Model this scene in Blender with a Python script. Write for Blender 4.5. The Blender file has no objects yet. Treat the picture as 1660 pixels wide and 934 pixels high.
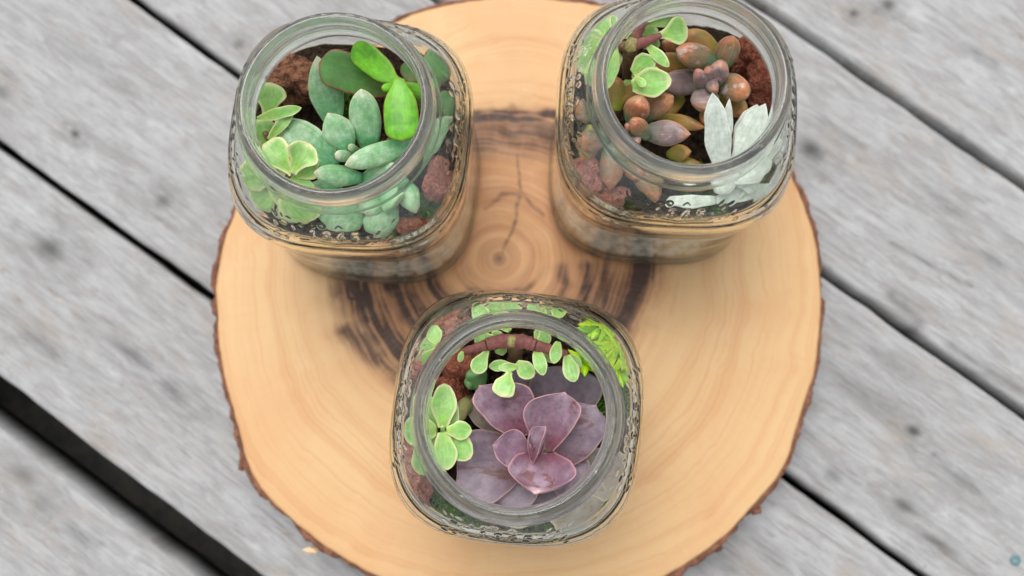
import bpy, math, random
import numpy as np
from mathutils import Vector, noise
rng = np.random.default_rng(7); random.seed(7)
S = bpy.context.scene; COL = S.collection
MM = 0.001

# ------------------------------------------------------------------ camera
FPX, CAMH, TILT = 1500.0, 418.0, math.atan(218/1500)
cam = bpy.data.cameras.new('camera'); camo = bpy.data.objects.new('camera', cam); COL.objects.link(camo)
camo.location = (0, 0, CAMH*MM); camo.rotation_euler = (TILT, 0, 0)
cam.sensor_width = 36; cam.lens = 36*FPX/1660; cam.clip_start = 0.01; cam.clip_end = 50
cam.dof.use_dof = True; cam.dof.focus_distance = 0.322; cam.dof.aperture_fstop = 6.6
S.camera = camo
# ------------------------------------------------------------------ daylight (overcast)
SUN_EL, SUN_ROT = math.radians(66), math.radians(-20)
W = bpy.data.worlds.new('World'); S.world = W; W.use_nodes = True
wt = W.node_tree; bg = wt.nodes['Background']
sk = wt.nodes.new('ShaderNodeTexSky'); sk.sky_type = 'NISHITA'; sk.sun_disc = False
sk.sun_elevation = SUN_EL; sk.sun_rotation = SUN_ROT; sk.dust_density = 4; sk.air_density = 1.0
hs = wt.nodes.new('ShaderNodeHueSaturation'); hs.inputs['Saturation'].default_value = 0.15
wt.links.new(sk.outputs[0], hs.inputs['Color']); wt.links.new(hs.outputs[0], bg.inputs['Color'])
bg.inputs['Strength'].default_value = 0.15
sun = bpy.data.lights.new('sun', 'SUN'); sun.energy = 0.5; sun.angle = math.radians(50); sun.color = (1, .97, .93)
suno = bpy.data.objects.new('sun', sun); COL.objects.link(suno)
sd = Vector((math.cos(SUN_EL)*math.sin(SUN_ROT), math.cos(SUN_EL)*math.cos(SUN_ROT), math.sin(SUN_EL)))
suno.rotation_euler = sd.to_track_quat('Z', 'Y').to_euler()
S.view_settings.view_transform = 'Standard'; S.view_settings.look = 'None'
S.view_settings.gamma = 1; S.view_settings.exposure = 0.72; S.view_settings.use_curve_mapping = False
S.cycles.max_bounces = 24; S.cycles.transmission_bounces = 20; S.cycles.glossy_bounces = 10
S.cycles.diffuse_bounces = 4; S.cycles.transparent_max_bounces = 8
S.cycles.use_denoising = True; S.cycles.blur_glossy = 0.3
S.cycles.sample_clamp_indirect = 6

# ------------------------------------------------------------------ maths helpers (millimetres)
def P(px, py, z):
    a = (px-830)/FPX; b = (467-py)/FPX
    d = np.array([a, math.sin(TILT)+b*math.cos(TILT), -math.cos(TILT)+b*math.sin(TILT)])
    return np.array([0, 0, CAMH]) + d*((z-CAMH)/d[2])
def sstep(a, b, x):
    q = np.clip((x-a)/(b-a), 0, 1); return q*q*(3-2*q)
def hash2(ix, iy, seed):
    h = (ix*374761393 + iy*668265263 + seed*974634777) & 0xffffffff
    h = ((h ^ (h >> 13))*1274126177) & 0xffffffff
    return ((h ^ (h >> 16)) & 0xffff)/65535.0
def vnoise(x, y, seed=0):
    x = np.asarray(x, float); y = np.asarray(y, float)
    ix = np.floor(x).astype(np.int64); iy = np.floor(y).astype(np.int64)
    fx = x-ix; fy = y-iy; fx = fx*fx*(3-2*fx); fy = fy*fy*(3-2*fy)
    a = hash2(ix, iy, seed); b = hash2(ix+1, iy, seed); c = hash2(ix, iy+1, seed); d = hash2(ix+1, iy+1, seed)
    return (a*(1-fx)+b*fx)*(1-fy)+(c*(1-fx)+d*fx)*fy
def fbm(x, y, seed=0, octv=4):
    s = 0; a = .5; tot = 0
    for k in range(octv):
        s = s+a*vnoise(np.asarray(x)*2**k, np.asarray(y)*2**k, seed+k); tot += a; a *= .5
    return s/tot
def segdist(X, Y, pts):
    d = np.full(X.shape, 1e9)
    for (x0, y0), (x1, y1) in zip(pts[:-1], pts[1:]):
        vx, vy = x1-x0, y1-y0; L = vx*vx+vy*vy+1e-9
        q = np.clip(((X-x0)*vx+(Y-y0)*vy)/L, 0, 1)
        d = np.minimum(d, np.hypot(X-x0-q*vx, Y-y0-q*vy))
    return d

# ------------------------------------------------------------------ object helpers
def make_mesh(name, V, F, mat=None, smooth=True, attrs=None):
    me = bpy.data.meshes.new(name)
    V = np.asarray(V, float)*MM
    me.from_pydata(V.tolist(), [], F if isinstance(F, list) else F.tolist())
    if smooth: me.polygons.foreach_set('use_smooth', [True]*len(me.polygons))
    for k, a in (attrs or {}).items():
        a = np.asarray(a, np.float32)
        if a.ndim == 1:
            at = me.attributes.new(k, 'FLOAT', 'POINT'); at.data.foreach_set('value', a)
        else:
            at = me.attributes.new(k, 'FLOAT_VECTOR', 'POINT'); at.data.foreach_set('vector', a.ravel())
    if mat: me.materials.append(mat)
    me.update(); return me
def obj(name, V, F, mat, parent=None, smooth=True, attrs=None, label=None, loc=None):
    """one mesh object; V in world millimetres, re-based on its parent's location (or its own base)"""
    V = np.asarray(V, float)
    if parent is not None: o0 = np.array(parent['_w'])
    elif loc is not None: o0 = np.array(loc, float)
    else: o0 = np.array([(V[:, 0].min()+V[:, 0].max())/2, (V[:, 1].min()+V[:, 1].max())/2, V[:, 2].min()])
    o = bpy.data.objects.new(name, make_mesh(name, V-o0, F, mat, smooth, attrs)); COL.objects.link(o)
    if parent is not None: o.parent = parent; o['_w'] = list(o0)
    else: o.location = o0*MM; o['_w'] = list(o0)
    if label: o['label'] = label
    return o
def thing(name, label, cat, loc=(0, 0, 0), group=None, kind=None):
    o = bpy.data.objects.new(name, None); COL.objects.link(o); o.location = np.array(loc)*MM
    o.empty_display_size = .01; o['_w'] = [float(v) for v in loc]
    return tag(o, label, cat, group, kind)
def tag(o, label=None, cat=None, group=None, kind=None):
    if label: o['label'] = label
    if cat: o['category'] = cat
    if group: o['group'] = group
    if kind: o['kind'] = kind
    return o
def gridfaces(nu, nv, wrap=True, off=0, flip=False):
    """nu rings (rows) of nv points"""
    i = np.arange(nu-1)[:, None]; j = np.arange(nv if wrap else nv-1)[None, :]; j2 = (j+1) % nv
    F = np.stack([i*nv+j, i*nv+j2, (i+1)*nv+j2, (i+1)*nv+j], -1).reshape(-1, 4)+off
    return F[:, ::-1] if flip else F

# ------------------------------------------------------------------ node helpers
class Mat:
    def __init__(s, name):
        s.m = bpy.data.materials.new(name); s.m.use_nodes = True; s.t = s.m.node_tree
        s.b = s.t.nodes['Principled BSDF']; s.out = s.t.nodes['Material Output']
    def n(s, ty, **kw):
        nd = s.t.nodes.new(ty)
        for k, v in kw.items(): setattr(nd, k, v)
        return nd
    def put(s, sock, v):
        if hasattr(v, 'is_linked') or isinstance(v, bpy.types.NodeSocket): s.t.links.new(v, sock)
        else:
            if isinstance(v, (tuple, list)) and len(v) == 3 and sock.type == 'RGBA': v = (*v, 1)
            sock.default_value = v
    def math(s, op, a, b=0., c=0., clamp=False):
        nd = s.n('ShaderNodeMath', operation=op, use_clamp=clamp)
        s.put(nd.inputs[0], a); s.put(nd.inputs[1], b); s.put(nd.inputs[2], c); return nd.outputs[0]
    def mix(s, fac, a, b, mode='MIX'):
        nd = s.n('ShaderNodeMix', data_type='RGBA', blend_type=mode, clamp_factor=True)
        s.put(nd.inputs['Factor'], fac); s.put(nd.inputs[6], a); s.put(nd.inputs[7], b); return nd.outputs[2]
    def ss(s, x, a, b, lo=0., hi=1.):
        nd = s.n('ShaderNodeMapRange', interpolation_type='SMOOTHSTEP')
        s.put(nd.inputs['Value'], x); s.put(nd.inputs['From Min'], a); s.put(nd.inputs['From Max'], b)
        s.put(nd.inputs['To Min'], lo); s.put(nd.inputs['To Max'], hi); return nd.outputs[0]
    def attr(s, name):
        nd = s.n('ShaderNodeAttribute', attribute_name=name); return nd
    def obj(s, scale=None, rand=False):
        tc = s.n('ShaderNodeTexCoord').outputs['Object']
        if rand:
            oi = s.n('ShaderNodeObjectInfo'); ad = s.n('ShaderNodeVectorMath', operation='ADD')
            s.put(ad.inputs[0], tc); s.put(ad.inputs[1], oi.outputs['Random']); tc = ad.outputs[0]
        if scale is not None:
            mp = s.n('ShaderNodeMapping'); mp.inputs['Scale'].default_value = scale if isinstance(scale, tuple) else (scale,)*3
            s.put(mp.inputs['Vector'], tc); tc = mp.outputs[0]
        return tc
    def noise(s, vec, scale=1., detail=4., rough=.55, dist=0.):
        nd = s.n('ShaderNodeTexNoise'); s.put(nd.inputs['Vector'], vec); s.put(nd.inputs['Scale'], scale)
        s.put(nd.inputs['Detail'], detail); s.put(nd.inputs['Roughness'], rough); s.put(nd.inputs['Distortion'], dist)
        return nd.outputs['Fac']
    def voro(s, vec, scale=1., feature='F1'):
        nd = s.n('ShaderNodeTexVoronoi', feature=feature); s.put(nd.inputs['Vector'], vec); s.put(nd.inputs['Scale'], scale)
        return nd.outputs['Distance']
    def bump(s, h, dist=.0002, strength=1.):
        nd = s.n('ShaderNodeBump'); s.put(nd.inputs['Height'], h); nd.inputs['Distance'].default_value = dist
        nd.inputs['Strength'].default_value = strength; s.t.links.new(nd.outputs[0], s.b.inputs['Normal'])
    def set(s, **kw):
        for k, v in kw.items(): s.put(s.b.inputs[k.replace('_', ' ')], v)
        return s
def srgb(r, g, b):
    c = np.array([r, g, b])/255.; return tuple(np.where(c < .04045, c/12.92, ((c+.055)/1.055)**2.4).tolist())

# ------------------------------------------------------------------ materials
def leaf_mat(name, base, base2, edge, edge_w=.16, tip=None, tip_a=.7, low=None, rough=.42, blotch=None, blotch_t=.62, dust=0., spec=.4, sss=.12, edge_s=1., streak=.1, blotch_s=.5):
    streak_lo, streak_hi = 1-streak, 1+streak*.8
    m = Mat(name); v = m.obj(1000., rand=True)
    a = m.attr('leafco'); sp = m.n('ShaderNodeSeparateXYZ'); m.put(sp.inputs[0], a.outputs['Vector'])
    d, t, q = sp.outputs            # d distance to outline 0..1, t along leaf, q cross
    n1 = m.noise(v, .16, 3); n2 = m.noise(v, 1.4, 3); n3 = m.noise(v, .45, 5, .65)
    col = m.mix(m.ss(n1, .35, .65), base, base2)
    if low: col = m.mix(m.ss(t, .58, .1), col, low)
    if tip: col = m.mix(m.ss(m.math('ADD', t, m.math('MULTIPLY', n3, .35)), tip_a, tip_a+.3), col, tip)
    if blotch:
        n4 = m.noise(m.obj((260., 700., 400.), rand=True), blotch_s, 5, .62, .8)
        col = m.mix(m.math('MULTIPLY', m.ss(n4, blotch_t, blotch_t+.06), .75), col, blotch)
    # soft veins running along the leaf
    col = m.mix(m.math('MULTIPLY', m.ss(n2, .45, .75), .22), col, base2)
    if dust: col = m.mix(m.math('MULTIPLY', m.ss(n3, .4, .75), dust), col, (.62, .68, .66))
    ef = m.ss(m.math('ADD', d, m.math('MULTIPLY', m.math('SUBTRACT', n3, .5), edge_w*1.3)), edge_w, edge_w*.1)
    col = m.mix(m.math('MULTIPLY', ef, m.ss(n1, .3, .6, edge_s*.6, edge_s)), col, edge)
    # long faint streaks, pores and small scars
    cx = m.n('ShaderNodeCombineXYZ'); m.put(cx.inputs[0], m.math('MULTIPLY', q, 7.)); m.put(cx.inputs[1], m.math('MULTIPLY', t, 1.6)); m.put(cx.inputs[2], m.math('MULTIPLY', m.n('ShaderNodeObjectInfo').outputs['Random'], 50.))
    stv = m.noise(cx.outputs[0], 1., 4, .6, .4)
    hv = m.n('ShaderNodeHueSaturation'); m.put(hv.inputs['Color'], col); m.put(hv.inputs['Value'], m.math('MULTIPLY', m.ss(stv, .3, .7, streak_lo, streak_hi), m.ss(n3, .3, .7, .86, 1.12)))
    m.put(hv.inputs['Hue'], m.ss(n1, .3, .7, .49, .51)); col = hv.outputs[0]
    spk = m.math('MULTIPLY', m.ss(m.voro(m.obj(1000., rand=True), .55), .10, .05), m.ss(n1, .5, .6)); col = m.mix(m.math('MULTIPLY', spk, .75), col, (.05, .035, .02))
    m.set(Base_Color=col, Roughness=m.math('ADD', m.math('MULTIPLY', n3, .2), rough-.1), Specular_IOR_Level=spec,
          Subsurface_Weight=sss, Subsurface_Radius=(.6, 1., .3), Subsurface_Scale=.002)
    m.bump(m.math('ADD', m.math('MULTIPLY', n2, .5), n3), .00012, .6)
    return m.m
def plain(name, c1, c2, scale=.4, rough=.7, bump=.0002, spec=.3, sss=0.):
    m = Mat(name); v = m.obj(1000., rand=True); n = m.noise(v, scale, 6, .65); k = m.noise(v, scale*5, 3)
    col = m.mix(m.ss(m.math('ADD', m.math('MULTIPLY', n, .7), m.math('MULTIPLY', k, .3)), .35, .65), c1, c2)
    m.set(Base_Color=col, Roughness=rough, Specular_IOR_Level=spec)
    if sss: m.set(Subsurface_Weight=sss, Subsurface_Radius=(.6, 1., .3), Subsurface_Scale=.002)
    m.bump(m.math('ADD', n, m.math('MULTIPLY', k, .4)), bump); return m.m
M = {}
M['pale'] = leaf_mat('blue_green_leaf', (.15, .37, .15), (.31, .47, .27), (.58, .60, .36), .09, tip=(.46, .34, .28), tip_a=.98, low=(.09, .34, .13), rough=.38, dust=.16, edge_s=.7, streak=.14)
M['varieg'] = leaf_mat('cream_edged_leaf', (.17, .42, .08), (.33, .53, .17), (.66, .64, .34), .30, rough=.42, low=(.28, .50, .09), streak=.12)
M['jade'] = leaf_mat('bright_jade_leaf', (.055, .27, .008), (.17, .45, .012), (.30, .14, .03), .08, low=(.17, .44, .04), rough=.4)
M['jade_dark'] = leaf_mat('dark_jade_leaf', (.035, .14, .012), (.06, .20, .02), (.26, .07, .05), .15, rough=.4, low=(.10, .13, .03))
M['brown'] = leaf_mat('rusty_plump_leaf', (.33, .15, .065), (.20, .15, .09), (.40, .22, .13), .10, tip=(.44, .16, .065), tip_a=.8, low=(.05, .15, .075), rough=.3, streak=.16, blotch=(.45, .37, .36), blotch_t=.57)
M['mauve'] = leaf_mat('mauve_plump_leaf', (.17, .12, .12), (.26, .19, .18), (.42, .22, .15), .12, tip=(.47, .19, .09), tip_a=.95, low=(.12, .16, .11), rough=.36, blotch=(.44, .30, .26), blotch_t=.6)
M['ochre'] = leaf_mat('ochre_plump_leaf', (.33, .18, .05), (.24, .18, .045), (.42, .22, .08), .10, tip=(.50, .20, .08), tip_a=.9, low=(.26, .27, .03), rough=.36)
M['silver'] = leaf_mat('silver_felted_leaf', (.52, .59, .51), (.66, .71, .64), (.72, .73, .65), .12, rough=.8, spec=.1, dust=.2)
M['purple'] = leaf_mat('dusky_purple_leaf', (.215, .125, .17), (.32, .225, .28), (.58, .30, .31), .085, tip=(.36, .27, .30), tip_a=1.05, low=(.20, .07, .10), rough=.3, blotch=(.17, .055, .05), blotch_t=.585, blotch_s=.28, spec=.55)
M['purple_outer'] = leaf_mat('outer_purple_leaf', (.15, .105, .135), (.24, .18, .22), (.40, .24, .24), .07, low=(.16, .07, .09), rough=.36, blotch=(.14, .06, .05), blotch_t=.56, blotch_s=.25)
M['purple_grey'] = leaf_mat('grey_purple_leaf', (.13, .10, .125), (.17, .135, .16), (.34, .25, .18), .07, rough=.45, blotch=(.15, .09, .08))
M['olive'] = leaf_mat('olive_grey_leaf', (.30, .25, .21), (.35, .31, .26), (.55, .47, .33), .12, rough=.5, blotch=(.22, .14, .10))
M['lime'] = leaf_mat('lime_needle_leaf', (.50, .78, .012), (.40, .74, .012), (.66, .85, .03), .2, rough=.4, low=(.13, .42, .02), sss=.2)
M['bud'] = leaf_mat('plain_green_leaf', (.10, .24, .08), (.14, .30, .10), (.2, .35, .12), .1, rough=.45)
M['redstem'] = plain('red_brown_stem', (.17, .055, .045), (.27, .10, .085), .5, .5, .0002)
M['brownstem'] = plain('brown_stem', (.14, .075, .04), (.24, .15, .08), .5, .6, .0003)
M['greenstem'] = plain('olive_stem', (.20, .22, .07), (.30, .27, .12), .5, .55, .0002)
M['stemend'] = plain('cut_stem_end', (.42, .38, .16), (.20, .15, .04), 1.2, .6)
def rock_mat(name, a, b, c):
    m = Mat(name); v = m.obj(1000., rand=True); n = m.noise(v, .35, 6, .7); vo = m.voro(v, .8); vo2 = m.voro(v, 1.9)
    col = m.mix(m.ss(n, .38, .62), a, b); pit = m.math('MULTIPLY', m.ss(vo, .32, .08), m.ss(n, .35, .6))
    col = m.mix(pit, col, c)
    m.set(Base_Color=col, Roughness=.9, Specular_IOR_Level=.15)
    m.bump(m.math('ADD', m.math('ADD', m.math('MULTIPLY', n, 1.2), m.math('MULTIPLY', vo, .9)), m.math('MULTIPLY', vo2, .5)), .0011, 1.)
    return m.m
M['rock_dark'] = rock_mat('dark_lava', (.07, .032, .02), (.36, .16, .09), (.014, .009, .008))
M['rock_red'] = rock_mat('red_lava', (.20, .058, .034), (.34, .115, .07), (.075, .022, .014))
M['rock_pink'] = rock_mat('dusty_red_lava', (.32, .11, .085), (.50, .21, .16), (.10, .035, .03))
M['rock_tan'] = rock_mat('tan_lava', (.34, .22, .15), (.46, .32, .22), (.16, .09, .06))
def soil_mat():
    m = Mat('dark_potting_soil'); v = m.obj(1000.); n = m.noise(v, .5, 6, .7); k = m.noise(v, .09, 2); vo = m.voro(v, .9)
    col = m.mix(m.ss(n, .45, .75), (.03, .02, .014), (.10, .062, .038))
    m.set(Base_Color=col, Roughness=.95, Specular_IOR_Level=.1); m.bump(m.math('ADD', n, vo), .0009); return m.m
M['soil'] = soil_mat()
M['sand'] = plain('tan_sand', (.62, .42, .24), (.74, .54, .34), 1.5, .9, .0003, .1)
M['moss'] = plain('green_moss', (.06, .17, .012), (.14, .28, .03), .3, .7, .0002)
M['moss_y'] = plain('yellow_moss', (.20, .20, .02), (.30, .32, .04), .3, .7, .0002)
def pebble_mat():
    m = Mat('pale_pebble'); v = m.obj(1000.); a = m.attr('tone').outputs['Fac']; n = m.noise(v, .5, 4)
    col = m.mix(a, (.5, .45, .36), (.93, .92, .89)); col = m.mix(m.math('MULTIPLY', n, .1), col, (.5, .43, .35))
    m.set(Base_Color=col, Roughness=.6); return m.m
M['pebble'] = pebble_mat()
def glass_mat(name, rough, haze, fog=0.):
    """clear glass carrying faint condensation, plus a white haze imitating sky sheen at the rim"""
    m = Mat(name); g = m.n('ShaderNodeBsdfGlass'); g.inputs['IOR'].default_value = 1.5
    if rough > 0:
        sp = m.n('ShaderNodeSeparateXYZ'); m.put(sp.inputs[0], m.obj(1000.)); rad = m.math('SQRT', m.math('ADD', m.math('MULTIPLY', sp.outputs[0], sp.outputs[0]), m.math('MULTIPLY', sp.outputs[1], sp.outputs[1])))
        m.put(g.inputs['Roughness'], m.ss(rad, 35.0, 35.9, rough, .42))       # bead made rougher to imitate a bright ring of sky light
    else: g.inputs['Roughness'].default_value = 0
    g.inputs['Color'].default_value = (.985, .995, .975, 1)
    d = m.n('ShaderNodeBsdfDiffuse'); d.inputs['Color'].default_value = (.84, .86, .86, 1)
    tr = m.n('ShaderNodeBsdfTranslucent'); tr.inputs['Color'].default_value = (.84, .86, .86, 1)
    md = m.n('ShaderNodeMixShader'); m.put(md.inputs[0], .5); m.t.links.new(d.outputs[0], md.inputs[1]); m.t.links.new(tr.outputs[0], md.inputs[2])
    n = m.noise(m.obj(1000., rand=True), .05, 5, .6, .5)
    mx = m.n('ShaderNodeMixShader'); m.put(mx.inputs[0], m.ss(n, .48, .68, haze, haze+fog))
    m.t.links.new(g.outputs[0], mx.inputs[1]); m.t.links.new(md.outputs[0], mx.inputs[2])
    m.t.links.new(mx.outputs[0], m.out.inputs['Surface']); m.t.nodes.remove(m.b); return m.m
M['glass'] = glass_mat('clear_jar_glass', 0., .0, .035)
M['rimglass'] = glass_mat('sky_haze_rim_glass', .06, .07, .04)  # white haze mixed in to lighten the rim like reflected sky

# ------------------------------------------------------------------ ground under the deck, joists, planks
DECK_Z = -25.0
obj_g = obj('ground', [(-40000, -40000, -190), (40000, -40000, -190), (40000, 40000, -190), (-40000, 40000, -190)], [[0, 1, 2, 3]],
            plain('bare_earth', (.10, .105, .10), (.19, .18, .16), .05, .95, .002), smooth=False)
tag(obj_g, 'dark bare earth beneath the gaps of the plank deck', kind='structure')

def deck_mat():
    m = Mat('weathered_grey_plank')
    oi = m.n('ShaderNodeObjectInfo').outputs['Random']
    g = m.attr('grain'); sp = m.n('ShaderNodeSeparateXYZ'); m.put(sp.inputs[0], g.outputs['Vector'])
    mark = m.attr('mark').outputs['Fac']
    L, C_, Z_ = sp.outputs
    def vec(sl, sc):
        c = m.n('ShaderNodeCombineXYZ'); m.put(c.inputs[0], m.math('MULTIPLY', L, sl)); m.put(c.inputs[1], m.math('MULTIPLY', C_, sc))
        m.put(c.inputs[2], m.math('MULTIPLY', oi, 40.)); return c.outputs[0]
    fine = m.noise(vec(.05, .8), 1., 6, .7, .5); mid = m.noise(vec(.035, .14), 1., 6, .65, 1.2)
    blot = m.noise(vec(.022, .045), 1., 6, .66); speck = m.noise(vec(.3, .5), 1., 6, .75)
    col = m.mix(m.ss(mid, .35, .68), (.38, .382, .382), (.285, .28, .275))
    col = m.mix(m.math('MULTIPLY', m.ss(blot, .52, .7), .6), col, (.33, .285, .235))
    warm = m.noise(vec(.05, .16), 1., 5, .7, .6); col = m.mix(m.math('MULTIPLY', m.ss(warm, .6, .72), .65), col, (.25, .185, .125))
    col = m.mix(m.math('MULTIPLY', m.ss(blot, .45, .28), .55), col, (.50, .505, .515))
    col = m.mix(m.math('MULTIPLY', m.ss(fine, .48, .68), .65), col, (.19, .18, .175))
    col = m.mix(m.math('MULTIPLY', m.ss(speck, .58, .72), .6), col, (.14, .13, .12))
    col = m.mix(m.math('MULTIPLY', m.ss(speck, .42, .3), .35), col, (.56, .565, .57))
    col = m.mix(mark, col, (.05, .048, .045))
    m.set(Base_Color=col, Roughness=.8, Specular_IOR_Level=.25)
    m.bump(m.math('SUBTRACT', m.math('ADD', m.math('MULTIPLY', speck, .4), m.math('MULTIPLY', mid, .5)), m.math('MULTIPLY', fine, 1.)), .0006)
    return m.m
M['deck'] = deck_mat()
# small dark marks on the boards: (px, py, radius mm, strength, stretch along grain)
MARKS = [(122, 217, 2.0, .8, 1.2), (265, 325, 3.4, .45, 1.1), (80, 403, 4.6, .55, 1.6), (3, 150, 3.5, .4, 1.5), (386, 72, 2, .45, 1.2),
         (1315, 243, 4.2, .6, 1.5), (1384, 22, 2, .6, 1), (1418, 20, 2.2, .3, 1), (1440, 8, 3, .6, 1), (1481, 699, 2.1, .85, 1.5),
         (1516, 738, 1.8, .35, 1), (1466, 820, 2.6, .5, 2), (1520, 880, 2.2, .45, 4), (260, 305, 5, .15, 2), (215, 575, 2.6, .4, 4),
         (280, 635, 2.6, .4, 3), (130, 90, 5, .12, 3), (1350, 770, 2.8, .35, 1.5), (1445, 590, 4, .16, 4), (1250, 560, 3, .2, 3), (1400, 640, 5, .2, 5), (70, 560, 2.6, .3, 5), (330, 880, 3, .25, 4), (1585, 90, 3, .2, 3), (1530, 330, 3.4, .22, 4), (1610, 420, 2.6, .3, 3), (60, 820, 4, .3, 2), (120, 870, 3, .3, 3), (30, 770, 3.4, .35, 2), (200, 140, 3, .15, 3), (1560, 780, 3, .3, 4), (1250, 900, 3, .2, 3), (1180, 920, 2.4, .25, 3)]
CRACKS = [([(1445, 392), (1500, 425), (1575, 466)], .7, .6), ([(185, 280), (230, 305), (262, 322)], .8, .3), ([(1445, 480), (1490, 522), (1480, 540)], 3, .45),
          ([(1540, 560), (1600, 600), (1655, 632)], 2.6, .38), ([(1330, 190), (1372, 218), (1400, 240)], 1.5, .25)]
PLANKS = []
deck = thing('deck', 'weathered grey plank deck with dark gaps running diagonally', None, (0, 0, DECK_Z), kind='structure')
LINES = [  # centre line of each gap: offset along the normal at two stations s=-200, +200, half gap
    (-228, -232, 2.0), (None, None, None), (-35.5, -33.0, 1.9), (61.0, 52.5, 2.0), (152.5, 143.8, 2.0), (248.0, 238.5, 2.1), (342, 331, 2.), (430, 424, 2.)]
TH = math.radians(-35.3); AX = np.array([math.cos(TH), math.sin(TH)]); NX = np.array([-math.sin(TH), math.cos(TH)])
def offs(line, s): return line[0]+(line[1]-line[0])*(s+200)/400.
bounds = [((-325, -325), (-230, -233)), ((-226, -229), (-143.5, -142.5)), ((-124.0, -125.3), (-37.4, -34.8)), ((-33.6, -31.2), (59.2, 50.6)),
          ((62.9, 54.4), (150.6, 141.9)), ((154.4, 145.7), (245.9, 236.5)), ((250.1, 240.7), (340., 329.)), ((344., 333.), (428., 422.))]
for k, (lo, hi) in enumerate(bounds):
    ns, nc = 420, 66
    s = np.concatenate([np.linspace(-1800, -430, 12), np.linspace(-420, 420, ns-24), np.linspace(430, 1800, 12)])[:, None]; c = np.linspace(0, 1, nc)[None, :]
    c = .5-.5*np.cos(np.pi*c)*.35-(1-2*c)*.325      # denser at the edges
    sq = np.clip(s, -420, 420); vlo = lo[0]+(lo[1]-lo[0])*(sq+200)/400; vhi = hi[0]+(hi[1]-hi[0])*(sq+200)/400
    vlo = vlo+(fbm(s/22, k*7.+0*s, 3)-.5)*1.7; vhi = vhi+(fbm(s/22, k*9.+50+0*s, 5)-.5)*1.7
    v = vlo+(vhi-vlo)*c; s2 = s+0*c
    e = np.minimum(v-vlo, vhi-v)
    z = DECK_Z-np.where(e < 2.2, 2.2-np.sqrt(np.maximum(2.2**2-(2.2-e)**2, 0)), 0)
    z = z+(fbm(s2/60, v/5., 11+k)-.5)*.9+(fbm(s2/14, v/1.6, 31+k)-.5)*.35
    if k == 1: z = z-4.0
    X = s2*AX[0]+v*NX[0]; Y = s2*AX[1]+v*NX[1]
    mark = np.zeros_like(X)
    for (px, py, r, st, el) in MARKS:
        r = r*1.3
        p = P(px, py, DECK_Z)[:2]; dx = X-p[0]; dy = Y-p[1]; a = (dx*AX[0]+dy*AX[1])/el; b = dx*NX[0]+dy*NX[1]
        rr = np.hypot(a, b)*(1+.5*(fbm(X/2.5, Y/2.5, 77)-.5)); st = min(st*1.5, 1.); g = st*np.exp(-(rr/r)**2*1.1)
        g = g+st*.22*np.exp(-((rr-r*2.1)/(r*.5))**2)
        mark = np.maximum(mark, g)
    for pts, w, st in CRACKS:
        pp = [P(a, b, DECK_Z)[:2] for a, b in pts]; mark = np.maximum(mark, st*np.exp(-(segdist(X, Y, pp)/w)**2))
    # side walls: extra rows down at both edges
    top = np.stack([X, Y, z], -1)
    L1 = top[:, :1].copy(); L1[..., 2] = DECK_Z-34; L2 = top[:, -1:].copy(); L2[..., 2] = DECK_Z-34
    V = np.concatenate([L1, top, L2], 1); nc2 = nc+2
    G = np.stack([s2, v, z], -1); G = np.concatenate([G[:, :1]+[0, 0, -34], G, G[:, -1:]+[0, 0, -34]], 1)
    Mk = np.concatenate([mark[:, :1], mark, mark[:, -1:]], 1)
    F = gridfaces(ns, nc2, wrap=True, flip=False)
    V = V.reshape(-1, 3)
    nV = len(V); caps = [list(range(nc2))[::-1], list(range(nV-nc2, nV))]
    PLANKS.append(obj('plank', V, F.tolist()+caps, M['deck'], deck, attrs={'grain': G.reshape(-1, 3), 'mark': Mk.ravel()}))
for side, v0 in ((1, 434.), (-1, -334.)):
    src = None
    for q in range(14):
        if src is None:
            ss_ = np.linspace(-1800, 1800, 40)[:, None]; cc = np.array([0, .02, .5, .98, 1])[None]; zz = np.array([-34., 0, .3, 0, -34.])[None]
            gx = ss_+0*cc; gv = 88*(cc-.5)+0*ss_; X = gx*AX[0]+gv*NX[0]; Y = gx*AX[1]+gv*NX[1]
            V = np.stack([X, Y, DECK_Z+zz+0*gx], -1).reshape(-1, 3); V0 = V+np.array([NX[0], NX[1], 0])*(v0+side*44)
            G = np.stack([gx, gv, zz+0*gx], -1).reshape(-1, 3)
            src = obj('plank', V0, gridfaces(40, 5).tolist()+[[4, 3, 2, 1, 0], list(range(195, 200))], M['deck'], deck, smooth=False, attrs={'grain': G, 'mark': np.zeros(len(V))})
        else:
            o = src.copy(); COL.objects.link(o); o.parent = deck; o.location = Vector((NX[0], NX[1], 0))*(side*q*93*MM)
for k, s0 in enumerate((-330, 60, 400)):
    q = []
    for z in (DECK_Z-40, DECK_Z-110):
        for a, b in ((s0-20, -330), (s0+20, -330), (s0+20, 430), (s0-20, 430)):
            q.append((a*AX[0]+b*NX[0], a*AX[1]+b*NX[1], z))
    obj('joist', q, [[0, 1, 2, 3], [7, 6, 5, 4], [0, 4, 5, 1], [1, 5, 6, 2], [2, 6, 7, 3], [3, 7, 4, 0]], plain('joist_wood', (.05, .045, .04), (.09, .08, .07), .2, .9), deck, smooth=False)
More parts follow.
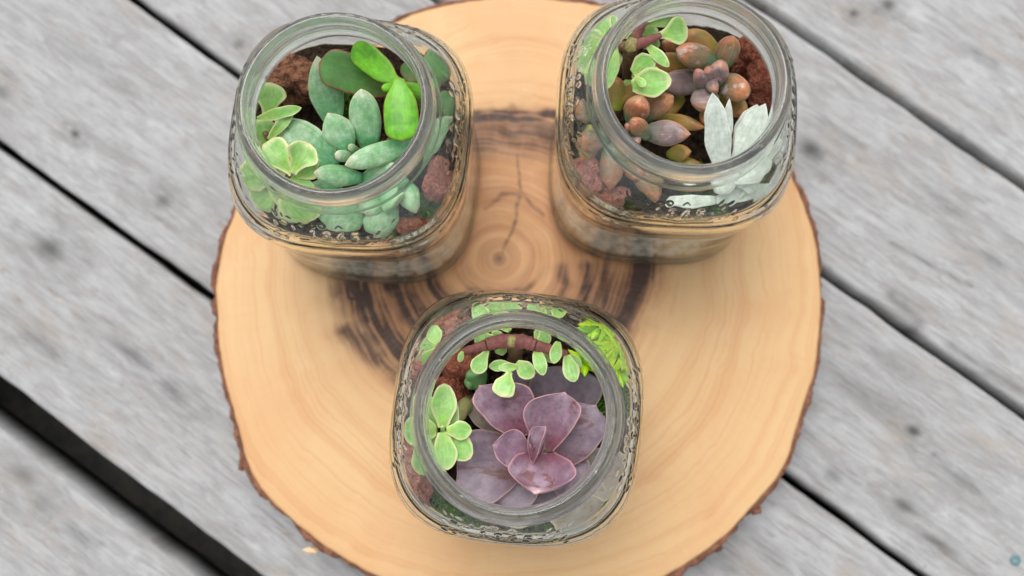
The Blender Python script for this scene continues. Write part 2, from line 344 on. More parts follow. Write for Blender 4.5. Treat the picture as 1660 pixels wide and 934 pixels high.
# teal corroded screw head
sc = P(1646, 908, DECK_Z); so_ = float(sc[:2]@NX); SCREW_ON = [k for k, (lo, hi) in enumerate(bounds) if lo[1] < so_ < hi[1]+4][0]
th = np.linspace(0, 2*np.pi, 13)[:-1]
V = [(sc[0]+r*math.cos(a), sc[1]+r*math.sin(a), DECK_Z+zz) for r, zz in ((2.6, -.8), (2.6, .35), (2.1, .6), (.7, .5), (.5, -.1)) for a in th]
m_s = plain('green_corroded_steel', (.05, .16, .17), (.16, .24, .25), .6, .5)
obj('screw_head', V, gridfaces(5, 12).tolist()+[list(range(48, 60))], m_s, PLANKS[SCREW_ON])

# ------------------------------------------------------------------ wood slice
CC = P(838, 483, 0)[:2]
TR = []
outline_px = [(1337, 483), (1333, 400), (1322, 360), (1291, 280), (1262, 225), (1180, 100), (1060, 20), (940, -2), (838, -16), (740, -2), (660, 18), (560, 75), (440, 190), (375, 340), (354, 385), (341, 460),
              (347, 520), (353, 600), (368, 660), (377, 700), (392, 756), (428, 812), (488, 868), (530, 898), (600, 938), (720, 972), (838, 984), (960, 976), (1100, 936), (1160, 890), (1226, 832), (1276, 765), (1302, 690), (1326, 610), (1336, 540)]
for a, b in outline_px:
    p = P(a, b, 0)[:2]-CC; TR.append((math.atan2(p[1], p[0]) % (2*math.pi), math.hypot(*p)))
TR.sort(); ta = np.array([q[0] for q in TR]); tr = np.array([q[1] for q in TR])
NT = 1200; TT = np.linspace(0, 2*np.pi, NT, endpoint=False)
Rb = np.interp(TT, np.concatenate([ta-2*np.pi, ta, ta+2*np.pi]), np.tile(tr, 3))
kern = np.hanning(41); kern /= kern.sum(); Rb = np.convolve(np.tile(Rb, 3), kern, 'same')[NT:2*NT]
bw = 1.9+2.0*fbm(np.cos(TT)*9, np.sin(TT)*9, 5)**1.3        # bark width
Rw = Rb-bw+.4                                              # wood radius
Rw = Rw+(fbm(np.cos(TT)*16, np.sin(TT)*16, 15)-.5)*.8
NRG = 150; fr = np.linspace(0, 1, NRG)**.85
X = CC[0]+np.outer(fr, Rw*np.cos(TT)); Y = CC[1]+np.outer(fr, Rw*np.sin(TT))
PC = P(809, 419, 0)[:2]           # pith
rw = np.outer(fr, np.ones(NT)); Rm = np.outer(fr, Rw)
Z = (fbm(X/14, Y/14, 21)-.5)*.25-np.where(Rm > Rw[None]-1.2, (1.2-(Rw[None]-Rm))**2*.35, 0)
def PL(pts): return [tuple(P(a, b, 0)[:2]) for a, b in pts]
wx = X+(fbm(X/22, Y/22, 41)-.5)*12; wy = Y+(fbm(X/22, Y/22, 51)-.5)*12
dark = np.zeros_like(X)
STROKES = [([(765, 188), (830, 182), (870, 190), (925, 195)], 2.6, 1.), ([(850, 185), (848, 250), (846, 318), (815, 410)], .8, .4), ([(770, 222), (840, 214), (905, 230)], 10, .55),
           ([(572, 462), (600, 512), (636, 560), (668, 612)], 7.5, 1.), ([(630, 455), (664, 498), (705, 530)], 6., .95), ([(690, 455), (716, 486), (752, 508)], 3.2, .8),
           ([(562, 530), (600, 578), (645, 612)], 5., .6), ([(946, 440), (950, 470), (945, 492)], 3.4, 1.), ([(1050, 418), (1028, 462), (1006, 515), (996, 548)], 6.5, .95),
           ([(900, 440), (915, 470), (905, 500)], 3., .55), ([(975, 440), (985, 500), (975, 540)], 5., .6), ([(790, 335), (815, 318), (852, 322), (880, 345)], 1.1, .35),
           ([(760, 470), (810, 484), (860, 474)], 2.5, .4), ([(640, 440), (700, 520), (800, 560), (900, 545), (985, 470)], 11, .5), ([(560, 400), (590, 500)], 6, .25), ([(1075, 390), (1060, 440)], 5, .3)]
for pts, w, st in STROKES: dark = np.maximum(dark, st*np.exp(-(segdist(wx, wy, PL(pts))/w)**2))
dark = np.clip(dark, 0, 1)
# heartwood region: a rounded triangle about the pith
hp = [(760, 170), (850, 160), (930, 175), (985, 260), (1060, 360), (1085, 430), (1030, 540), (930, 600), (820, 620), (700, 610), (620, 570), (560, 500), (600, 400), (690, 290)]
hpw = np.array([np.array(P(a, b, 0)[:2])-PC for a, b in hp]); ha = np.arctan2(hpw[:, 1], hpw[:, 0]) % (2*np.pi); hr = np.hypot(hpw[:, 0], hpw[:, 1])
o_ = np.argsort(ha); ha = ha[o_]; hr = hr[o_]
dx = X-PC[0]; dy = Y-PC[1]; rp = np.hypot(dx, dy); ap = np.arctan2(dy, dx) % (2*np.pi)
hR = np.interp(ap.ravel(), np.concatenate([ha-2*np.pi, ha, ha+2*np.pi]), np.tile(hr, 3)).reshape(ap.shape)
hn = rp/hR
heart = sstep(1.12, .82, hn+(fbm(X/18, Y/18, 61)-.5)*.3)
pith = np.exp(-(np.hypot(dx, dy)/2.4)**2)+.22*np.exp(-((np.hypot(dx, dy)-5.5)/1.8)**2)+.25*sstep(0,-8,dy)*np.exp(-((np.hypot(dx*.8, dy)-12)/1.6)**2)+.3*sstep(0,-8,dy)*np.exp(-((np.hypot(dx*.8, dy)-17)/1.2)**2)+.3*sstep(0,-8,dy)*np.exp(-((np.hypot(dx*.75, dy)-22)/1.6)**2)
# ring coordinate blends from heartwood shape to bark outline
ringr = rp*(1-.5*sstep(60, 130, rp))+.5*sstep(60, 130, rp)*np.outer(fr, np.ones(NT))*138
def slice_mat():
    m = Mat('sanded_slice_face')
    g = m.attr('ring'); sp = m.n('ShaderNodeSeparateXYZ'); m.put(sp.inputs[0], g.outputs['Vector']); rr, an, hh = sp.outputs
    s2 = m.attr('stain'); sp2 = m.n('ShaderNodeSeparateXYZ'); m.put(sp2.inputs[0], s2.outputs['Vector']); dk, ht, pt = sp2.outputs
    v = m.obj(1000.)
    big = m.noise(v, .022, 4, .5, .6); med = m.noise(v, .12, 4, .6); fin = m.noise(v, .9, 4, .6)
    r2 = m.math('ADD', rr, m.math('MULTIPLY', big, 14.))
    def ringn(sc, det=3.):
        c = m.n('ShaderNodeCombineXYZ'); m.put(c.inputs[0], m.math('MULTIPLY', r2, sc)); m.put(c.inputs[1], m.math('MULTIPLY', ht, 2.)); m.put(c.inputs[2], m.math('MULTIPLY', big, 1.2))
        return m.noise(c.outputs[0], 1., det, .6)
    ra = ringn(.16, 4.); rb = ringn(.7, 2.)
    col = m.mix(m.ss(big, .35, .65), (.56, .335, .16), (.58, .375, .185))
    col = m.mix(m.math('MULTIPLY', m.ss(ra, .45, .7), .42), col, (.50, .25, .105))
    col = m.mix(m.math('MULTIPLY', m.ss(rb, .5, .75), .35), col, (.44, .21, .085))
    hc = m.mix(m.ss(ra, .35, .65), (.56, .30, .135), (.44, .205, .09))
    hc = m.mix(m.math('MULTIPLY', m.ss(rb, .45, .7), .55), hc, (.30, .125, .055))
    col = m.mix(m.math('MULTIPLY', ht, .9), col, hc)
    col = m.mix(m.math('MULTIPLY', m.ss(dk, .0, .6), m.ss(big, .3, .7, .5, .8)), col, (.23, .105, .05))
    rc = ringn(.42, 3.); dn = m.math('MULTIPLY', dk, m.ss(m.math('ADD', rc, m.math('MULTIPLY', m.math('SUBTRACT', med, .5), .25)), .42, .58, .3, 1.5), clamp=True)
    col = m.mix(dn, col, (.045, .022, .015))
    col = m.mix(m.math('MULTIPLY', pt, .8), col, (.10, .05, .035))
    # radial rays and fine pores
    c = m.n('ShaderNodeCombineXYZ'); m.put(c.inputs[0], m.math('MULTIPLY', an, 60.)); m.put(c.inputs[1], m.math('MULTIPLY', rr, .03))
    ray = m.noise(c.outputs[0], 1., 3, .6)
    col = m.mix(m.math('MULTIPLY', m.ss(ray, .5, .75), .16), col, (.55, .27, .11))
    col = m.mix(m.math('MULTIPLY', m.ss(fin, .55, .75), .14), col, (.45, .25, .12))
    m.set(Base_Color=col, Roughness=m.ss(med, .3, .7, .42, .6), Specular_IOR_Level=.3)
    m.bump(m.math('ADD', m.math('MULTIPLY', rb, .6), m.math('MULTIPLY', fin, .4)), .00025); return m.m
sl = thing('wood_slice', 'round slab of pale cut timber with dark heartwood and rough bark edge, under the jars', 'wood slice', (CC[0], CC[1], DECK_Z+.2))
V = np.stack([X, Y, Z-.15], -1).reshape(-1, 3)
ring = np.stack([ringr, ap, hn], -1).reshape(-1, 3); st = np.stack([dark, heart, np.clip(pith, 0, 1)], -1).reshape(-1, 3)
# body of the slab below the face
B = []
for zz, ins in ((-3, .3), (-12, .6), (-21, 1.0), (DECK_Z+.4, 2.)):
    B.append(np.stack([CC[0]+(Rw-ins)*np.cos(TT), CC[1]+(Rw-ins)*np.sin(TT), np.full(NT, zz)], -1))
B = np.concatenate(B)
V2 = np.concatenate([V, B]); nr = NRG+4
F = gridfaces(nr, NT).tolist()+[list(range((nr-1)*NT, nr*NT))[::-1]]
pad = lambda a: np.concatenate([a, np.repeat(a[-NT:][None], 4, 0).reshape(-1, 3)])
obj('cut_face', V2, F, slice_mat(), sl, attrs={'ring': pad(ring), 'stain': pad(st)})
# bark
prof = [(-.1, -1.0), (.25, -.1), (.6, -.5), (.9, -2.2), (1.0, -5), (1.05, -9), (1., -14), (.98, -19), (.9, -23), (.5, DECK_Z+.5), (-.1, DECK_Z+.6)]
BV = []; tone = []
for k, (q, zz) in enumerate(prof):
    n = fbm(np.cos(TT)*26+k*.35, np.sin(TT)*26+zz*.12, 71)-.5; n2 = fbm(np.cos(TT)*70, np.sin(TT)*70+zz*.3, 81, 3)-.5
    out = sstep(-.1, .6, np.float64(q)); cr = np.clip(vnoise(np.cos(TT)*14, np.sin(TT)*14+zz*.05, 91)-.78, 0, 1)*16
    r = Rw+bw*q+out*(n*3.0+n2*1.5-cr*.5)
    r = np.maximum(r, Rw-.3-.6*(k/10))
    BV.append(np.stack([CC[0]+r*np.cos(TT), CC[1]+r*np.sin(TT), zz+n*1.1*out*(k < 9)+0*TT], -1))
BV = np.concatenate(BV)
def bark_mat():
    m = Mat('red_brown_bark'); v = m.obj(1000.); n = m.noise(v, .22, 5, .65); k = m.noise(v, .9, 5, .7)
    col = m.mix(m.ss(n, .35, .65), (.17, .075, .05), (.33, .155, .095)); col = m.mix(m.ss(k, .5, .68), col, (.06, .028, .025))
    m.set(Base_Color=col, Roughness=.9, Specular_IOR_Level=.15); m.bump(m.math('ADD', n, k), .0012); return m.m
M['bark'] = bark_mat()
obj('bark', BV, gridfaces(len(prof), NT).tolist(), M['bark'], sl)
def lump(c, rad, seed, sub=3, amp=.35, freq=1.2, cuts=3):
    import bmesh
    bm = bmesh.new(); bmesh.ops.create_icosphere(bm, subdivisions=sub, radius=1)
    r_ = random.Random(seed); off = Vector((seed*3.1, seed*1.7, seed*.9))
    planes = [(Vector((r_.gauss(0, 1), r_.gauss(0, 1), r_.gauss(0, 1))).normalized(), r_.uniform(.55, .85)) for _ in range(cuts)]
    V = []
    for v in bm.verts:
        p = v.co.copy()
        for nrm, d in planes:
            q = p.dot(nrm)
            if q > d: p -= nrm*(q-d)*.85
        a = noise.fractal(p*freq+off, 1., 2., 5)*amp
        w = noise.cell(p*3.3+off) if False else 0
        p = p*(1+a)
        V.append((c[0]+p.x*rad[0], c[1]+p.y*rad[1], c[2]+p.z*rad[2]))
    F = [[v.index for v in f_.verts] for f_ in bm.faces]; bm.free(); return V, F
for (px, py, r, mt) in ((503, 893, (3.6, 1.6, 1.2), 'chip'), (392, 752, (1.6, 3, 1.8), 'bark'), (1224, 824, (3.4, 2.6, 2.2), 'bark'), (1160, 886, (3, 2.2, 2), 'bark')):
    if mt == 'chip' and 'chip' not in M: M['chip'] = plain('pale_splinter', (.60, .42, .25), (.72, .55, .36), .5, .7)
    c = P(px, py, -4); V, F = lump((c[0], c[1], -3.5 if mt == 'bark' else -6), r, int(px), 3, .4)
    obj('bark_chip', V, F, M[mt], sl, label='pale splinter sticking out of the bark' if mt == 'chip' else None)

# ------------------------------------------------------------------ jars
# outer profile: z, half width, superellipse exponent
OUT = np.array([(0.0, 34, 3.0), (.0, 41.0, 3.0), (.6, 43.3, 3.0), (2.5, 45.0, 3.0), (6, 45.6, 3.0), (10, 45.5, 3.0), (16, 44.6, 3.05), (35, 44.2, 3.1), (56, 44.4, 3.1), (66, 45.2, 3.05), (73, 46.0, 3.0), (78, 45.8, 3.0), (82, 45.1, 2.95), (86, 43.6, 2.85),
                (90, 41.2, 2.62), (93.5, 38.6, 2.38), (96.2, 36.4, 2.18), (98, 35.2, 2.04), (99.2, 34.7, 2), (100.2, 34.9, 2), (101.4, 35.9, 2), (102.8, 36.3, 2), (104.2, 35.9, 2), (105.4, 35.0, 2), (106.4, 34.4, 2),
                (107.6, 34.35, 2), (108.8, 34.6, 2), (110.0, 34.4, 2), (111.4, 34.0, 2), (112.8, 33.7, 2), (114.0, 33.1, 2), (114.7, 32.2, 2), (115, 31.2, 2)])
INN = np.array([(114.7, 30.4, 2), (113.8, 29.8, 2), (110, 29.5, 2), (105, 29.6, 2), (101, 30.0, 2), (98.2, 31.0, 2.02), (95.6, 32.9, 2.15), (92.4, 35.8, 2.35), (88.7, 38.6, 2.6), (85, 40.5, 2.85), (80, 41.8, 2.95), (74, 42.3, 3),
                (64, 42.0, 3.05), (56, 41.4, 3.1), (35, 41.2, 3.1), (16, 41.6, 3.05), (10, 41.8, 3), (7, 40.8, 3), (5, 38.5, 2.9), (4.2, 30, 2.6), (4.0, 0, 2)])
def densify(A, step):
    d = np.hypot(np.diff(A[:, 0]), np.diff(A[:, 1])); s = np.concatenate([[0], np.cumsum(d)])
    n = int(s[-1]/step)+1; q = np.linspace(0, s[-1], n)
    # monotone smooth: average of shifted linear interpolations
    out = np.zeros((n, 3)); w = np.hanning(9); w /= w.sum()
    for k, ww in enumerate(w): out += ww*np.stack([np.interp(np.clip(q+(k-4)*.18, 0, s[-1]), s, A[:, c]) for c in range(3)], 1)
    out[0] = A[0]; out[-1] = A[-1]; return out
def seR(R, n, th): return R/(np.abs(np.cos(th))**n+np.abs(np.sin(th))**n)**(1/n)
iz = INN[::-1]
def inner_at(z): return np.interp(z, iz[:, 0], iz[:, 1]), np.interp(z, iz[:, 0], iz[:, 2])
DIG = {'1': [[(-.25, .65), (.1, 1), (.1, -1)], [(-.3, -1), (.5, -1)]],
       '8': [[(0, 0), (.5, .25), (.5, .75), (0, 1), (-.5, .75), (-.5, .25), (0, 0), (.6, -.3), (.6, -.75), (0, -1), (-.6, -.75), (-.6, -.3), (0, 0)]],
       '6': [[(.35, 1), (-.2, .5), (-.58, -.2), (-.5, -.8), (0, -1), (.5, -.8), (.6, -.4), (.4, 0), (0, .05), (-.5, -.25)]],
       '5': [[(.55, 1), (-.4, 1), (-.5, .15), (.1, .25), (.55, -.1), (.6, -.6), (.2, -.98), (-.5, -.9)]]}
def relief(s, v):
    """raised moulding: s mm from face centre, v mm up from the digit line"""
    h = np.zeros_like(s)
    for k, ch in enumerate('1865'):
        cx = -7.6+k*5.05
        for stx in DIG[ch]:
            d = segdist(s, v, [(cx+a*1.75, b*1.95) for a, b in stx]); h = np.maximum(h, .42*sstep(.75, .1, d))
    for cx, cy, r in ((-4.2, 4.6, .95), (-7.3, 4.2, .7)): d = np.abs(np.hypot(s-cx, v-cy)-r); h = np.maximum(h, .28*sstep(.65, .05, d))
    d = segdist(s, v, [(.9, 4.1), (2, 5.2), (3.1, 4.1)]); h = np.maximum(h, .28*sstep(.65, .05, d))
    d = segdist(s, v, [(-12, -3.4), (-6, -3.2), (0, -4.6), (6, -3.6), (12, -3.6)]); h = np.maximum(h, .2*sstep(1.2, .1, d))
    rr = random.Random(5)
    for sgn in (-1, 1):
        pts = []
        for k in range(60):
            cx = sgn*(11.6+rr.uniform(0, 10.5)); cy = rr.uniform(-4.2, 4.8)
            if any(math.hypot(cx-p[0], cy-p[1]) < 2.35 for p in pts): continue
            pts.append((cx, cy))
            a = rr.uniform(-.7, .7)+sgn*.5; l = rr.uniform(.95, 1.6); w = l*rr.uniform(.45, .58)
            dx = s-cx; dy = v-cy; u = (dx*math.cos(a)+dy*math.sin(a))/l; q = (-dx*math.sin(a)+dy*math.cos(a))/w
            e = u*u+q*q; h = np.maximum(h, .27*np.clip(1-e, 0, 1)**.8)
    return h
NTH = 768
def build_jar_arrays():
    th = np.linspace(-np.pi/4, 2*np.pi-np.pi/4, NTH, endpoint=False)
    lowp = densify(OUT[OUT[:, 0] <= 72.01], 2.2); band = densify(OUT[(OUT[:, 0] >= 72) & (OUT[:, 0] <= 98)], .36)[1:]
    top = densify(OUT[OUT[:, 0] >= 98], .42)[1:]; inn = densify(INN, 1.1)
    A = np.concatenate([lowp, band, top, inn]); nl, nb, nt_ = len(lowp), len(band), len(top)
    R = seR(A[:, 1:2], A[:, 2:3], th[None]); X = R*np.cos(th); Y = R*np.sin(th); Z = np.repeat(A[:, :1], NTH, 1)
    # bottom dimple outside: centre point added later.  relief on the band
    arc = np.concatenate([[0], np.cumsum(np.hypot(np.diff(A[:, 0]), np.diff(A[:, 1])))])
    i0 = nl; band_sl = slice(nl, nl+nb); zdig = np.interp(89.3, A[band_sl, 0], arc[band_sl])
    v = (arc[band_sl]-zdig)[:, None]+0*th[None]
    hh = np.zeros((nb, NTH)); patch = np.zeros((nb, NTH), int)
    dX = np.roll(X, -1, 1)-np.roll(X, 1, 1); dY = np.roll(Y, -1, 1)-np.roll(Y, 1, 1)
    for q in range(4):
        a0 = q*np.pi/2; da = (th-a0+np.pi) % (2*np.pi)-np.pi
        # tangential coordinate along the face
        s = (-np.sin(a0)*X+np.cos(a0)*Y)[band_sl]
        ok = np.abs(da)[None] < np.pi/4+1e-6
        h = relief(s, v)*ok*sstep(arc[nl+nb-1]-zdig, arc[nl+nb-1]-zdig-1.5, v); hh = np.maximum(hh, h)
        patch[(np.abs(s) < 10.4) & ok & (v > -2.9) & (v < 2.9)] = q+1
    # radial-ish normals
    nx = dY[band_sl]; ny = -dX[band_sl]; L = np.hypot(nx, ny); nx, ny = nx/L, ny/L
    dR = np.gradient(A[:, 1])[band_sl]; dZ = np.gradient(A[:, 0])[band_sl]; l2 = np.hypot(dR, dZ); cr = (dZ/l2)[:, None]; cz = (-dR/l2)[:, None]
    X[band_sl] += nx*hh*cr; Y[band_sl] += ny*hh*cr; Z[band_sl] += hh*cz
    # gentle hand-made waviness of pressed glass
    X += .18*np.sin(3*th+Z*.06); Y += .18*np.cos(2*th-Z*.05)
    # screw thread: a partial raised helix, and the mould seam
    V = np.stack([X, Y, Z], -1)
    return V, th, nl, nb, nt_, len(inn), patch, A
JV, JTH, NL, NB, NTP, NI, PATCH, JA = build_jar_arrays()
def jar_meshes():
    nr = len(JV); V = JV.reshape(-1, 3); Vb = np.array([[0, 0, .9]])           # push-up centre of the base
    V = np.concatenate([V, Vb]); ib = len(V)-1
    # ring of zero radius at the end of inner profile is fine (3.8 centre)
    Fg = gridfaces(nr, NTH)
    cap = np.stack([np.roll(np.arange(NTH), -1), np.arange(NTH), np.full(NTH, ib)], -1)
    # vertex normals of the whole
    N = np.zeros_like(V)
    a = V[Fg[:, 1]]-V[Fg[:, 0]]; b = V[Fg[:, 3]]-V[Fg[:, 0]]; fn = np.cross(a, b)
    for c in range(4): np.add.at(N, Fg[:, c], fn)
    fn2 = np.cross(V[cap[:, 1]]-V[cap[:, 0]], V[cap[:, 2]]-V[cap[:, 0]])
    for c in range(3): np.add.at(N, cap[:, c], fn2)
    # ring 0 of inner end collapses: merge centre
    last = np.arange((nr-1)*NTH, nr*NTH); V[last] = V[last].mean(0); N[last] = (0, 0, 1)
    N /= np.linalg.norm(N, axis=1, keepdims=True)+1e-12
    Fg2 = Fg.reshape(nr-1, NTH, 4)
    part = np.zeros((nr-1, NTH), int)                    # 0 body 1 rim 2.. numbers
    rim0 = NL+NB-1
    inn0 = NL+NB+NTP; nin_rim = int(np.argmin(np.abs(JA[inn0:, 0]-98.2)))
    part[rim0:inn0+nin_rim] = 1
    pt = PATCH.copy(); sub = part[NL:NL+NB-1]; pq = np.minimum(pt[:-1], pt[1:]); pq = np.where(pt[:-1] > 0, pq, 0); sub[:] = np.where((pq > 0) & (np.roll(pt[:-1], -1, 1) == pq), pq+1, sub)
    out = []
    for p, nm in enumerate(('body', 'rim', 'embossed_number', 'embossed_number', 'embossed_number', 'embossed_number')):
        F = Fg2[part == p]
        fl = F.tolist()
        if p == 0:
            lastrow = set(range((nr-1)*NTH, nr*NTH)); keep = []
            for q in fl:
                keep.append(q if q[3] not in lastrow else [q[0], q[1], (nr-1)*NTH])
            fl = keep+cap.tolist()
        used = np.unique(np.concatenate([np.array(q) for q in [F.ravel(), cap.ravel() if p == 0 else F.ravel()[:4]]]))
        mp = -np.ones(len(V), int); mp[used] = np.arange(len(used))
        if p == 0 and mp[(nr-1)*NTH] < 0: used = np.append(used, (nr-1)*NTH); mp[(nr-1)*NTH] = len(used)-1
        me = make_mesh(nm, V[used], [[int(mp[i]) for i in q] for q in fl], M['rimglass'] if p == 1 else M['glass'])
        me.normals_split_custom_set_from_vertices(N[used].tolist())
        out.append((nm, me))
    return out
JM = jar_meshes()
JARS = {'A': (-61.0, 107.8, -5), 'B': (62.6, 116.4, -3), 'C': (1.8, 2.2, -6)}
JLAB = {'A': 'square shouldered glass jar with jade leaves in it, at the slab end nearest the widest plank',
        'B': 'x', 'C': 'x'}
JLAB = {'A': 'embossed glass jar holding pale green rosette and bright jade leaves, on the wood slab',
        'B': 'embossed glass jar holding rusty plump succulents and silver leaves, on the wood slab',
        'C': 'embossed glass jar holding the dusky purple rosette, alone at the front of the slab'}
for k, (x, y, rz) in JARS.items():
    j = thing('glass_jar', JLAB[k], 'jar', (x, y, .25), 'embossed open jars used as planters')
    j.rotation_euler.z = math.radians(rz)
    for nm, me in JM:
        o = bpy.data.objects.new(nm, me); COL.objects.link(o); o.parent = j
        if nm == 'body': body = o
        if nm == 'embossed_number': o.parent = body; o['label'] = 'raised glass digits reading 1865'
CUR = 'A'
def clampjar(V, k=None, gap=.45):
    """press anything that would pass through the glass back against its inside"""
    k = k or CUR; x0, y0, rz = JARS[k]; V = np.array(V, float); a = math.radians(rz)
    dx = V[:, 0]-x0; dy = V[:, 1]-y0; r = np.hypot(dx, dy)+1e-9; th = np.arctan2(dy, dx)-a
    R, n = inner_at(V[:, 2]-.25); lim = seR(np.maximum(R, 1), n, th)-gap-.2
    lim = np.where(V[:, 2] > 115.5, 1e9, lim)
    # soft limit
    soft = lim-1.2; over = np.maximum(r-soft, 0); rn = np.where(r > soft, soft+1.2*(1-np.exp(-over/1.2)), r)
    V[:, 0] = x0+dx/r*rn; V[:, 1] = y0+dy/r*rn; return V

# ------------------------------------------------------------------ fills
def fill_solid(k, z0, z1, bumps, name, mat, label, seed, gap=.5):
    x0, y0, rz = JARS[k]; a = math.radians(rz); n = 200; th = np.linspace(0, 2*np.pi, n, endpoint=False); rows = []
    R, e = inner_at(max(z0-.25, 4.4)); rows.append((0, z0)); 
    V = [np.stack([0*th, 0*th, np.full(n, z0)], -1)]
    for z in np.linspace(z0, z1-1.2, 8):
        R, e = inner_at(z-.25); r = seR(R, e, th)-gap; V.append(np.stack([r*np.cos(th), r*np.sin(th), np.full(n, z)], -1))
    R, e = inner_at(z1-.25); r1 = seR(R, e, th)-gap
    for q in np.concatenate([np.linspace(.995, .9, 6), np.linspace(.88, 0.0, 60)]):
        X = r1*q*np.cos(th); Y = r1*q*np.sin(th)
        Z = z1+(fbm(X/9+seed, Y/9, seed)-.5)*bumps*2+(fbm(X/2.2, Y/2.2, seed+9)-.5)*bumps*.9-(q > .985)*.4
        V.append(np.stack([X, Y, Z], -1))
    V = np.concatenate(V); c, s = math.cos(a), math.sin(a)
    V = np.stack([x0+V[:, 0]*c-V[:, 1]*s, y0+V[:, 0]*s+V[:, 1]*c, V[:, 2]], -1)
    o = obj(name, V, gridfaces(75, n).tolist(), mat); return tag(o, label, kind='stuff')
def pebbles(k, seed, label):
    x0, y0, rz = JARS[k]; a0 = math.radians(rz); r_ = random.Random(seed); VV = []; FF = []; TN = []; off = 0
    base = [lump((0, 0, 0), (1, 1, 1), q+3, 2, .12, 1., 2) for q in range(6)]
    zc = 8.2
    lay = 0
    while zc < 50:
        for ring, cnt in ((0, 46), (1, 38), (2, 30), (3, 18), (4, 9)):
            for q in range(cnt):
                th = (q+r_.uniform(-.3, .3)+.5*(lay % 2))*2*math.pi/cnt; rad = r_.uniform(2.5, 3.3); z = zc+r_.uniform(-1, 1)
                R, e = inner_at(z-.25); r = float(seR(R, e, np.array(th)))-rad-.6-ring*5.6
                if r < 2: continue
                th2 = th+a0; V, F = base[r_.randrange(6)]; V = np.array(V)
                sc3 = np.array([r_.uniform(.8, 1.1), r_.uniform(.8, 1.1), r_.uniform(.7, 1.)])*rad
                al = r_.uniform(0, 6.28); c, s = math.cos(al), math.sin(al); V = V*sc3; V = np.stack([V[:, 0]*c-V[:, 1]*s, V[:, 0]*s+V[:, 1]*c, V[:, 2]], -1)
                V = V+[x0+r*math.cos(th2), y0+r*math.sin(th2), max(z, 7.6)]
                VV.append(clampjar(V, k, .3)); FF += [[i+off for i in f_] for f_ in F]; off += len(V)
                TN.append(np.full(len(V), r_.choice([.1, .5, .7, .85, .9, 1., 1.])))
        zc += 4.9; lay += 1
    o = obj('gravel', np.concatenate(VV), FF, M['pebble'], attrs={'tone': np.concatenate(TN)}); return tag(o, label, kind='stuff')
WHERE = {'A': 'the jar with jade leaves', 'B': 'the jar with rusty succulents', 'C': 'the jar with the purple rosette'}
for i, k in enumerate('ABC'):
    pebbles(k, 11+i, f'pale pebbles layered at the bottom of {WHERE[k]}')
    fill_solid(k, 55., 63.2, .4, 'sand', M['sand'], f'tan sand layer between pebbles and soil in {WHERE[k]}', 5+i)
    fill_solid(k, 64., 66.5, 2.0, 'soil', M['soil'], f'dark potting soil under the plants in {WHERE[k]}', 15+i)
def crumbs(k, n, seed, label):
    x0, y0, rz = JARS[k]; r_ = random.Random(seed); VV = []; FF = []; off = 0
    base = [lump((0, 0, 0), (1, 1, 1), q+30, 1, .3, 1.3, 1) for q in range(5)]
    for _ in range(n):
        th = r_.uniform(0, 6.283); r = 40*math.sqrt(r_.random()); rad = r_.uniform(.4, 1.5); V, F = base[r_.randrange(5)]
        V = np.array(V)*rad+[x0+r*math.cos(th), y0+r*math.sin(th), 66.8+r_.uniform(-.5, 2.0)]
        VV.append(clampjar(V, k)); FF += [[i+off for i in f_] for f_ in F]; off += len(V)
    o = obj('soil_crumbs', np.concatenate(VV), FF, M['soil'], smooth=False); tag(o, label, kind='stuff')
for i, k in enumerate('ABC'): crumbs(k, 500, 50+i, f'loose soil crumbs round the stems in {WHERE[k]}')

# ------------------------------------------------------------------ plant builders
ZC = {'A': (340, 0, 876/450.), 'B': (880, 0, 934/450.), 'C': (610, 450, 955/460.)}
def pt(u, v, z): x0, y0, s = ZC[CUR]; return P(x0+u/s, y0+v/s, z)
def wmm(w, z): return w/ZC[CUR][2]*(CAMH-z)/FPX
SH = {'spoon': [(0, .26), (.12, .28), (.3, .52), (.5, .84), (.7, 1), (.86, .86), (.95, .55), (1, 0)],
      'paddle': [(0, .32), (.1, .42), (.2, .72), (.36, .94), (.6, 1), (.84, .97), (.94, .78), (1, 0)],
      'oval': [(0, .32), (.15, .62), (.4, .96), (.55, 1), (.75, .86), (.9, .56), (.97, .28), (1, 0)],
      'point': [(0, .38), (.2, .74), (.45, 1), (.65, .93), (.82, .62), (.93, .28), (1, 0)],
      'fat': [(0, .45), (.25, .72), (.55, .98), (.72, 1), (.87, .82), (.95, .52), (1, 0)],
      'ech': [(0, .25), (.2, .52), (.45, .88), (.68, 1), (.80, .92), (.88, .66), (.93, .36), (.965, .14), (1, 0)],
      'toothed': [(0, .4), (.2, .6), (.5, 1), (.7, .9), (.78, .98), (.86, .62), (.93, .36), (1, 0)],
      'blunt': [(0, .28), (.15, .5), (.35, .78), (.55, .95), (.72, 1), (.84, .93), (.91, .74), (.945, .45), (.965, .2), (.985, .07), (1, 0)],
      'plump': [(0, .5), (.2, .78), (.45, 1), (.65, .98), (.8, .82), (.9, .56), (.96, .3), (1, 0)],
      'needle': [(0, .6), (.3, 1), (.6, .9), (.85, .5), (1, 0)]}
